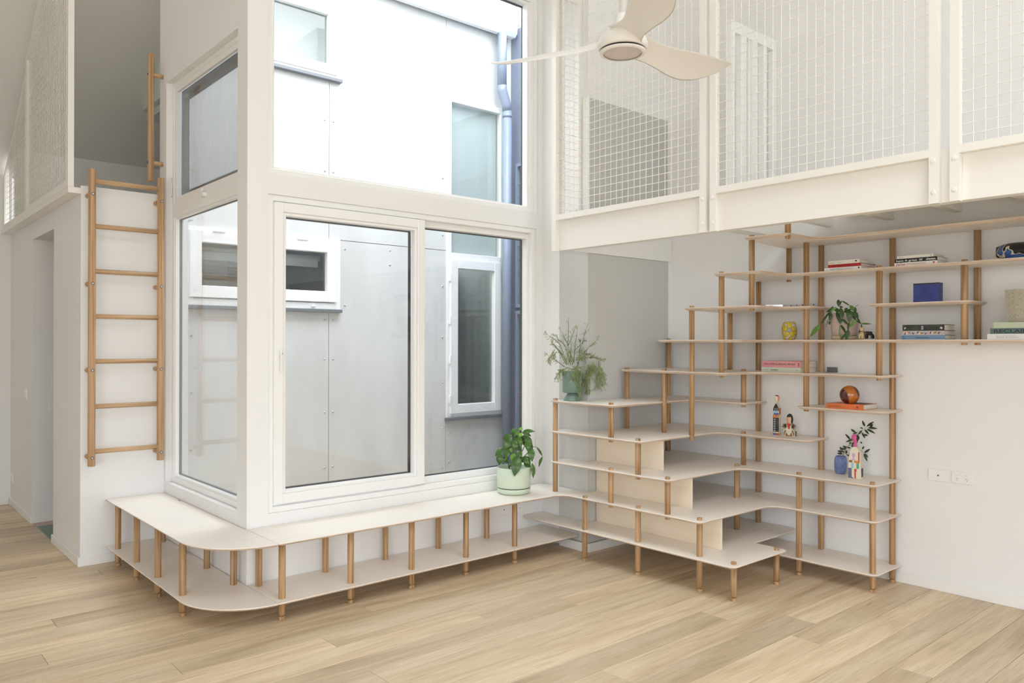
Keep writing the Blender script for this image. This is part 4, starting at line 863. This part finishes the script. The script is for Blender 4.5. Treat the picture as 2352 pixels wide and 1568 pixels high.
ct = thing('cat_figurine', 'small pale wooden cat sitting upright with a black collar', 'figurine', cq)
cp = lambda a, b, z: (cq[0]+a, cq[1]+b, cq[2]+z)
skin('body', [cp(0, 0, .020), cp(0, 0, .036), cp(-.004, 0, .046), cp(-.008, 0, .052), cp(-.014, 0, .051), cp(.006, 0, .008), cp(-.012, .007, .024), cp(-.015, .007, .003), cp(-.012, -.007, .024), cp(-.015, -.007, .003), cp(.004, .010, .006), cp(-.008, .012, .003), cp(.004, -.010, .006), cp(-.008, -.012, .003), cp(-.006, .006, .059), cp(-.006, .008, .064), cp(-.006, -.006, .059), cp(-.006, -.008, .064)],
     [(0, 1), (1, 2), (2, 3), (3, 4), (0, 5), (0, 6), (6, 7), (0, 8), (8, 9), (5, 10), (10, 11), (5, 12), (12, 13), (3, 14), (14, 15), (3, 16), (16, 17)], [.013, .010, .009, .0095, .006, .012, .006, .0045, .006, .0045, .007, .004, .007, .004, .0038, .0015, .0038, .0015], col('pale_carved_wood', (.62, .45, .24), .45), ct)
MB().lathe(cq[0]-.004, cq[1], [(.0108, cq[2]+.0395), (.0118, cq[2]+.041), (.0108, cq[2]+.0425)], 18).build('collar', INK['black'], ct)
bq = (4.055, 1.842, z7+.0015)
br = thing('bear_figurine', 'small black wooden animal standing on four legs beside the pale cat', 'figurine', bq)
cp = lambda a, b, z: (bq[0]+a, bq[1]+b, bq[2]+z)
skin('body', [cp(0, -.002, .031), cp(0, .012, .032), cp(0, -.016, .031), cp(-.004, .023, .030), cp(-.008, .029, .025)]+[cp(s*.007, y, z) for y in (.013, -.018) for s in (-1, 1) for z in (.016, .003)]+[cp(-.006, .021, .040), cp(.004, .021, .040)],
     [(0, 1), (0, 2), (1, 3), (3, 4), (1, 5), (5, 6), (1, 7), (7, 8), (2, 9), (9, 10), (2, 11), (11, 12), (3, 13), (3, 14)], [.0105, .0105, .0105, .0085, .005, .0055, .0045, .006, .005, .006, .005, .006, .005, .0022, .0022], col('black_carved_wood', (.018, .018, .02), .4), br)
MB().tube([cp(-.012, .013, .026), cp(-.011, .0165, .036), cp(0, .017, .0435), cp(.011, .0165, .036), cp(.012, .013, .026)], .0008, 6).build('neck_band', WC['cream'], br)

# ------------------------------------------------------------------ plants
def leaf(B, T, wd, nrm, bend=0.0, n=7, fold=.25, tipsharp=1.0, basew=.12):
    """One leaf blade from B to T with half width wd, folded along its midrib and arched."""
    B, T = V(B), V(T); ax = T-B; L = ax.length; ax.normalize(); nrm = V(nrm); nrm = (nrm-ax*nrm.dot(ax)).normalized(); sd = ax.cross(nrm)
    mb = MB(); vs = []
    for k in range(n+1):
        u = k/n; w_ = wd*max(basew if k == 0 else .03, math.sin(math.pi*min(1, u**.8))**(.8*tipsharp) if k < n else .02)
        c = B+ax*(L*u)+nrm*(bend*L*math.sin(math.pi*u))
        vs += [c+sd*w_-nrm*(w_*fold), c, c-sd*w_-nrm*(w_*fold)]
    fs = []
    for k in range(n):
        for j in (0, 1): fs.append((3*k+j, 3*k+j+1, 3*k+j+4, 3*k+j+3))
    return mb.add([tuple(v) for v in vs], fs, 0, True)
def leafmat(name, a, b, rough=.4, trans=.15):
    m = mat(name, a, rough, var=[(.3, a), (.7, b)], scale=(22, 22, 22), rand=.22)
    m.node_tree.nodes['Principled BSDF'].inputs['Specular IOR Level'].default_value = .5
    return m
soil = mat('potting_soil', (.035, .026, .02), .95, var=[(.3, (.02, .015, .012)), (.7, (.06, .045, .035))], scale=(60, 60, 60), bump=.3)
tocam = lambda p: (V((0, 0, EYE))-V(p)).normalized()
rl = random.Random(11)
# leafy green plant in the pale green pot
px_, py_ = 3.063, 3.500; zb = .3602
PP = thing('potted_plant', 'bushy green leafy plant in a pale green self watering pot on the bench', 'plant', (px_, py_, zb))
pg = col('pale_green_pot', (.60, .69, .55), .42); Rp = .0995
pot = MB().lathe(px_, py_, [(Rp*.985, zb+.0385), (Rp, zb+.040), (Rp*1.02, zb+.155), (Rp*.985, zb+.156), (Rp*.96, zb+.153), (Rp*.94, zb+.12), (.01, zb+.12)], 48).build('pot', pg, PP)
MB().lathe(px_, py_, [(Rp*.95, zb+.0330), (Rp*.95, zb+.0386)], 40).build('gap', M['slot'], PP)
MB().lathe(px_, py_, [(Rp*.80, zb), (Rp*.93, zb+.006), (Rp*.99, zb+.020), (Rp, zb+.0335), (Rp*.97, zb+.0338)], 48).build('saucer', pg, PP)
MB().lathe(px_, py_, [(Rp*.945, zb+.128), (Rp*.3, zb+.132)], 24).build('soil', soil, PP)
A_ = math.atan2(-py_, -px_)+.0
sp_t = at(1147, 1113, z=.40); dv = V((sp_t.x-px_, sp_t.y-py_, 0)).normalized()
MB().tube([V((px_, py_, zb+.043))+dv*(Rp*1.0), V((px_, py_, zb+.047))+dv*(Rp*1.03)], .012, 12).build('water_spout', M['slot'], PP)
gl = leafmat('green_leaf', (.035, .10, .013), (.07, .17, .022), .28); gl2 = leafmat('young_green_leaf', (.12, .30, .03), (.20, .40, .05), .35)
def zp(p, s, o, d0, base):      # zoomed crop coordinates -> a point at distance d0 in front of the plant's axis
    x, y = o[0]+p[0]/s, o[1]+p[1]/s
    if not isinstance(base, tuple): return at(x, y, X=base-d0)        # plants by the wall spread along it
    r = at(x, y, z=0 if y > 790 else 5)-V((0, 0, EYE)); r = r/r.dot(fw); bb = V(base)-V((0, 0, EYE)); return V((0, 0, EYE))+r*(bb.dot(fw)-d0)
O1 = (1110, 960); S1 = 7.8375; base1 = (px_, py_, .6)
LV = [(620, 200, 485, 260, 60, .02), (640, 190, 720, 195, 40, .01), (720, 230, 935, 240, 45, .0), (700, 250, 865, 325, 55, .03), (680, 265, 655, 345, 45, .05), (485, 290, 350, 385, 60, .0), (520, 300, 372, 405, 75, .03), (505, 330, 368, 590, 95, .05), (620, 365, 545, 565, 85, .08), (650, 330, 680, 530, 60, .07), (740, 325, 885, 480, 80, .03), (790, 390, 805, 605, 65, .05), (880, 470, 840, 590, 45, .02),
      (355, 530, 215, 690, 70, .0), (310, 640, 285, 845, 85, .05), (440, 550, 415, 730, 80, .08), (370, 690, 440, 805, 75, .02), (480, 540, 520, 620, 45, .06), (565, 630, 515, 795, 80, .09), (620, 670, 560, 1045, 125, .155), (620, 575, 695, 700, 60, .08), (720, 690, 855, 830, 85, .05), (730, 790, 860, 885, 75, .03), (850, 520, 880, 785, 85, .04), (960, 518, 1065, 690, 28, .0), (1065, 690, 1000, 885, 35, .01), (880, 810, 898, 1080, 55, .06), (470, 815, 520, 885, 55, .02),
      (600, 250, 520, 330, 60, -.02), (560, 420, 470, 500, 60, -.03), (700, 420, 790, 500, 60, -.03), (600, 480, 640, 620, 60, -.02), (520, 470, 430, 620, 60, -.04), (760, 300, 700, 420, 60, -.03), (560, 330, 640, 400, 70, -.01), (660, 700, 760, 800, 60, -.03), (560, 240, 640, 300, 50, .0)]
for k, (a, b, c, d_, wd, e) in enumerate(LV):
    p, q = zp((a, b), S1, O1, e*.55, base1), zp((c, d_), S1, O1, e*.8+rl.uniform(-.01, .015), base1)
    nrm = tocam(p)+V((rl.uniform(-.35, .35), rl.uniform(-.35, .35), rl.uniform(.1, .7)))
    leaf(p, q, wd/S1*.0026*.78, nrm, bend=.13, tipsharp=1.2).build('leaf', gl2 if k in (1, 4, 17, 18, 36) else gl, PP)
stm = col('plant_stem', (.16, .26, .06), .6)
for k, (a, b) in enumerate(((650, 200), (500, 300), (800, 390), (330, 600), (900, 518), (620, 560), (740, 700))):
    q = zp((a, b), S1, O1, .02, base1); MB().tube([(px_+rl.uniform(-.02, .02), py_+rl.uniform(-.02, .02), zb+.13), V((px_, py_, 0))*.5+q*.5+V((0, 0, (zb+.13)*.5+.01))-V((0, 0, 0)), q], [.0042, .0034, .002], 6).build('stem', stm, PP)
q = zp((960, 518), S1, O1, 0, base1); MB().tube([zp((900, 518), S1, O1, .02, base1), q], .0018, 6).build('stem', stm, PP)

# wispy jungle cactus in the sage pedestal pot
gx, gy, gz = 3.352, 3.300, Z(5)+.0002
RP = thing('potted_plant', 'wispy thin stemmed cactus plant in a sage green pedestal pot', 'plant', (gx, gy, gz))
sg = col('sage_glaze', (.18, .265, .22), .2)
MB().lathe(gx, gy, [(.052, gz), (.0535, gz+.003), (.027, gz+.0465), (.024, gz+.048)], 36).build('pedestal', sg, RP)
MB().lathe(gx, gy, [(.024, gz+.0475), (.053, gz+.0475), (.0595, gz+.051), (.0605, gz+.172), (.0575, gz+.173), (.056, gz+.165), (.05, gz+.150), (.01, gz+.150)], 40).build('cup', sg, RP)
MB().lathe(gx, gy, [(.0575, gz+.158), (.02, gz+.164)], 20).build('soil', soil, RP)
thin = MB(); thick = MB(); rc = random.Random(5)
CU = V((gx, gy, gz+.165)); RT = V((rt.x, rt.y, 0)); FW = V((fw.x, fw.y, 0)).normalized()
def sprig(mb, p, d, ln, lev, droop, rad):
    p = V(p); d = V(d).normalized(); q = p+d*ln
    mid = (p+q)/2+V((0, 0, ln*.05))
    mb.tube([p, mid, q], [rad, rad, rad*.85], 4)
    if lev <= 0: return
    k = rc.choice((2, 2, 3)) if lev > 1 else rc.choice((2, 3, 3))
    for _ in range(k):
        nd = (d*.9+V((rc.uniform(-1, 1), rc.uniform(-1, 1), rc.uniform(-.8, .9)))*.8+V((0, 0, -droop))).normalized()
        sprig(mb, q, nd, ln*rc.uniform(.45, .75), lev-1, droop, rad*.82)
O2, S2 = (1230, 730), 7.468; b2 = (gx, gy, gz+.2)
for (x0, y0, x1, y1, lev) in ((640, 800, 560, 480, 2), (560, 480, 455, 260, 2), (560, 480, 565, 75, 1), (570, 470, 660, 230, 2), (650, 760, 710, 260, 2), (660, 760, 670, 560, 1), (670, 560, 800, 440, 2), (800, 440, 865, 200, 2), (690, 720, 820, 605, 1), (820, 605, 1010, 425, 3), (730, 830, 775, 490, 3), (540, 800, 400, 400, 2), (530, 800, 330, 470, 3), (500, 840, 250, 665, 3), (560, 790, 370, 520, 3), (400, 430, 250, 320, 3), (500, 470, 380, 360, 2), (690, 730, 900, 680, 3), (900, 680, 1080, 700, 3), (600, 800, 500, 470, 2), (470, 640, 330, 480, 3), (700, 860, 780, 640, 3), (590, 780, 620, 400, 2), (640, 700, 560, 560, 2), (820, 610, 930, 640, 3)):
    dd = rc.uniform(-.03, .05)
    p, q = zp((x0, y0), S2, O2, dd, b2), zp((x1, y1), S2, O2, dd+rc.uniform(-.015, .015), b2)
    thick.tube([p, (p+q)/2+V((0, 0, .004)), q], [.0017, .0014, .0011], 5)
    d_ = (q-p).normalized()
    for s_k in range(1 if lev == 1 else 2): sprig(thin, q, d_, .022, lev, .08, .0009)
    for s_k in range(lev+2): u = rc.uniform(.35, .95); sprig(thin, p.lerp(q, u), (d_+V((rc.uniform(-1, 1), rc.uniform(-1, 1), rc.uniform(-.3, .6)))).normalized(), .018, 2, .1, .0009)
def trail(x0, y0, x1, y1, n, lev, sp, dd=.03):
    for _ in range(n):
        d0 = dd+rc.uniform(-.02, .02)
        a = zp((x0+rc.uniform(-sp, sp), y0+rc.uniform(-sp*.5, sp*.5)), S2, O2, d0, b2); b = zp((x1+rc.uniform(-sp, sp), y1+rc.uniform(-sp, sp)), S2, O2, d0, b2)
        m_ = a.lerp(b, .5)+RT*rc.uniform(-.006, .006)
        thin.tube([a, m_, b], [.0012, .001, .0008], 4)
        for u in (.2, .4, .6, .8, 1.0):
            sprig(thin, a.lerp(b, u), ((b-a).normalized()+RT*rc.uniform(-1, 1)+FW*rc.uniform(-.8, .8)), .016, lev, .35, .0009)
trail(700, 880, 690, 1050, 9, 2, 95, .06); trail(760, 890, 740, 1230, 5, 2, 50, .065); trail(880, 850, 900, 1170, 10, 2, 60, .02); trail(960, 740, 910, 1000, 7, 2, 60); trail(1090, 740, 1130, 1150, 8, 2, 40, .0); trail(1120, 860, 1190, 1080, 6, 2, 30, .0); trail(1060, 950, 1040, 1180, 3, 2, 20, .0)
trail(440, 890, 385, 1010, 4, 2, 35); trail(620, 860, 700, 930, 9, 2, 110, .055); trail(250, 660, 235, 740, 4, 1, 25); trail(520, 860, 470, 900, 6, 2, 45); trail(330, 560, 300, 650, 5, 2, 40); trail(560, 620, 540, 720, 6, 2, 70); trail(780, 560, 800, 700, 6, 2, 60); trail(740, 1250, 770, 1380, 2, 1, 18, .06); trail(900, 1180, 900, 1260, 3, 1, 20, .02); trail(1000, 780, 1000, 900, 8, 2, 60)
cm = mat('cactus_stem_green', (.26, .33, .13), .6, var=[(.35, (.20, .27, .10)), (.65, (.36, .42, .18))], scale=(30, 30, 30))
def clear(p):        # twigs lie against the felt, not in it
    x, y, z = p
    if x > 3.412 and y > 3.229: return (3.412, y, z) if x-3.412 < y-3.229 else (x, 3.229, z)
    return p
for q in (thin, thick): q.v = [clear(p) for p in q.v]
thick.build('stems', mat('cactus_old_stem', (.13, .15, .06), .6), RP); f_ = thin.build('foliage', cm, RP); f_['kind'] = 'stuff'

# trailing leaf cactus in the pink pot
ex, ey, ez = 4.105, 1.998, z7
EP = thing('potted_plant', 'trailing flat leaved plant in a speckled pale pink pot', 'plant', (ex, ey, ez))
pk = mat('pink_stoneware', (.58, .44, .40), .6, var=[(.30, (.36, .26, .23)), (.36, (.57, .43, .39)), (.7, (.62, .48, .44))], scale=(150, 150, 150), detail=2)
MB().lathe(ex, ey, [(.058, ez+.0215), (.063, ez+.024), (.0655, ez+.045), (.0685, ez+.142), (.066, ez+.1435), (.063, ez+.135), (.01, ez+.125)], 40).build('pot', pk, EP)
MB().lathe(ex, ey, [(.058, ez), (.065, ez+.005), (.0675, ez+.021), (.0635, ez+.0214)], 40).build('saucer', col('beige_saucer', (.56, .46, .30), .6), EP)
MB().lathe(ex, ey, [(.063, ez+.132), (.02, ez+.136)], 20).build('soil', soil, EP)
O3, S3 = (1860, 670), 12.06; b3 = ex
eg = leafmat('cactus_leaf', (.022, .055, .013), (.042, .095, .02), .38); eg2 = leafmat('bright_cactus_leaf', (.085, .20, .02), (.12, .26, .03), .4)
EL = [(700, 430, 440, 570, 55, .05), (560, 540, 300, 910, 45, .06), (640, 395, 520, 700, 60, .05), (740, 420, 570, 560, 50, .07), (600, 600, 545, 805, 75, .07), (550, 810, 545, 915, 55, .07), (510, 750, 440, 990, 14, .06), (790, 215, 800, 415, 75, .03), (800, 400, 890, 245, 45, .02), (890, 250, 1110, 385, 32, .02), (1110, 380, 1265, 545, 80, .03), (850, 440, 905, 745, 95, .08), (740, 540, 845, 900, 80, .08), (895, 745, 850, 890, 45, .08), (840, 900, 800, 1185, 22, .08), (805, 1100, 860, 1335, 26, .08), (905, 750, 1060, 915, 50, .08), (860, 910, 1000, 1155, 55, .08), (1000, 1150, 860, 1325, 45, .08), (1040, 500, 1070, 825, 55, .08), (1160, 645, 1090, 860, 50, .08), (1090, 850, 1060, 1090, 55, .08), (1065, 1050, 1010, 1330, 100, .08), (1270, 770, 1130, 970, 75, .08), (1180, 660, 1300, 815, 40, .07), (1300, 800, 1430, 890, 38, .06), (1430, 880, 1710, 890, 35, .05), (1320, 720, 1405, 880, 38, .06), (1200, 545, 1340, 730, 95, .07), (1090, 580, 1345, 650, 70, .07), (1250, 425, 1270, 570, 50, .03), (1220, 450, 1365, 330, 9, .03), (950, 510, 1060, 455, 65, .05), (930, 550, 1200, 560, 70, .05), (1395, 1030, 1375, 1210, 40, .05), (1430, 890, 1440, 1010, 22, .05), (650, 450, 850, 560, 80, .06), (820, 400, 920, 440, 45, .04), (1000, 560, 1150, 480, 60, .04)]
for k, (a, b, c, d_, wd, e) in enumerate(EL):
    p, q = zp((a, b), S3, O3, e, b3), zp((c, d_), S3, O3, e+.006, b3)
    leaf(p, q, wd/S3*.00235*.66, tocam(p)+V((rl.uniform(-.3, .3), rl.uniform(-.3, .3), rl.uniform(0, .5))), bend=.06, fold=.12, tipsharp=.75).build('leaf', eg2 if k in (3, 10, 23, 26, 14, 15) else eg, EP)
p, q = zp((280, 920), S3, O3, .065, b3), zp((12, 1240), S3, O3, .07, b3); leaf(p, q, .0125, tocam(p)+V((0, 0, .4)), bend=.08, fold=.12, tipsharp=.8).build('leaf', eg2, EP)

# olive twig in the small blue vase
bx_, by_, bz_ = 4.150, 2.040, z3
VS = thing('bud_vase', 'small rounded blue textured vase holding an olive twig', 'vase', (bx_, by_, bz_))
vg = mat('mottled_blue_glaze', (.16, .22, .48), .4, var=[(.3, (.10, .15, .38)), (.55, (.17, .24, .50)), (.8, (.28, .35, .60))], scale=(75, 75, 45), detail=4, bump=.25)
MB().lathe(bx_, by_, [(.020, bz_), (.025, bz_+.003), (.0315, bz_+.020), (.0325, bz_+.050), (.0315, bz_+.080), (.027, bz_+.093), (.0215, bz_+.097), (.019, bz_+.0965), (.021, bz_+.088), (.022, bz_+.02)], 36).build('body', vg, VS)
OT = thing('olive_twig', 'dark green olive twig leaning out of the blue vase behind the pink headed doll', 'branch', (bx_, by_, bz_+.07))
O4, S4 = (1890, 950), 9.227; b4 = bx_+.02
z_ = lambda x, y, e=0: zp((x, y), S4, O4, e, b4)
MB().tube([(bx_+.008, by_+.006, bz_+.03), z_(430, 870), z_(490, 740, -.005), z_(620, 590, -.01), z_(720, 450, -.012), z_(830, 350, -.012), z_(940, 270, -.01)], [.0022, .0032, .0026, .0018, .0015, .0013, .001], 6).build('twig', col('olive_bark', (.30, .31, .17), .7), OT)
MB().tube([z_(560, 660, -.008), z_(700, 720, -.02), z_(830, 790, -.02), z_(880, 835, -.018)], [.0016, .0014, .0012, .001], 6).build('twig', bpy.data.materials['olive_bark'], OT)
og = leafmat('olive_leaf', (.018, .034, .014), (.03, .055, .02), .5)
for (a, b, c, d_) in ((890, 270, 835, 138), (930, 268, 1086, 163), (960, 290, 1160, 316), (930, 315, 1112, 422), (885, 330, 978, 438), (850, 310, 785, 290), (830, 355, 745, 440), (735, 400, 628, 425), (695, 400, 592, 322), (580, 545, 472, 424), (655, 530, 484, 600), (600, 650, 712, 588), (622, 645, 642, 748), (830, 395, 892, 522), (870, 440, 960, 460), (505, 720, 418, 678), (485, 740, 350, 750), (430, 800, 305, 788), (420, 850, 298, 835), (500, 855, 565, 902), (620, 792, 553, 886), (520, 715, 592, 720), (505, 770, 490, 855), (880, 825, 1000, 742), (868, 840, 945, 1012), (880, 840, 958, 928), (838, 752, 870, 682), (800, 590, 827, 632), (560, 640, 600, 600), (420, 760, 350, 700), (455, 830, 395, 770), (520, 690, 450, 760), (1000, 290, 1060, 215), (400, 860, 360, 800)):
    p, q = z_(a, b, rl.uniform(-.015, .0)), z_(c, d_, rl.uniform(-.02, .005))
    leaf(p, q, min(.0062, .0021+(p-q).length*.13), tocam(p)+V((rl.uniform(-.5, .5), rl.uniform(-.5, .5), rl.uniform(-.2, .6))), bend=.05, n=6, fold=.15, tipsharp=.9, basew=.05).build('leaf', og, OT)

for o in list(C.objects):
    if '_b' in o: del o['_b']
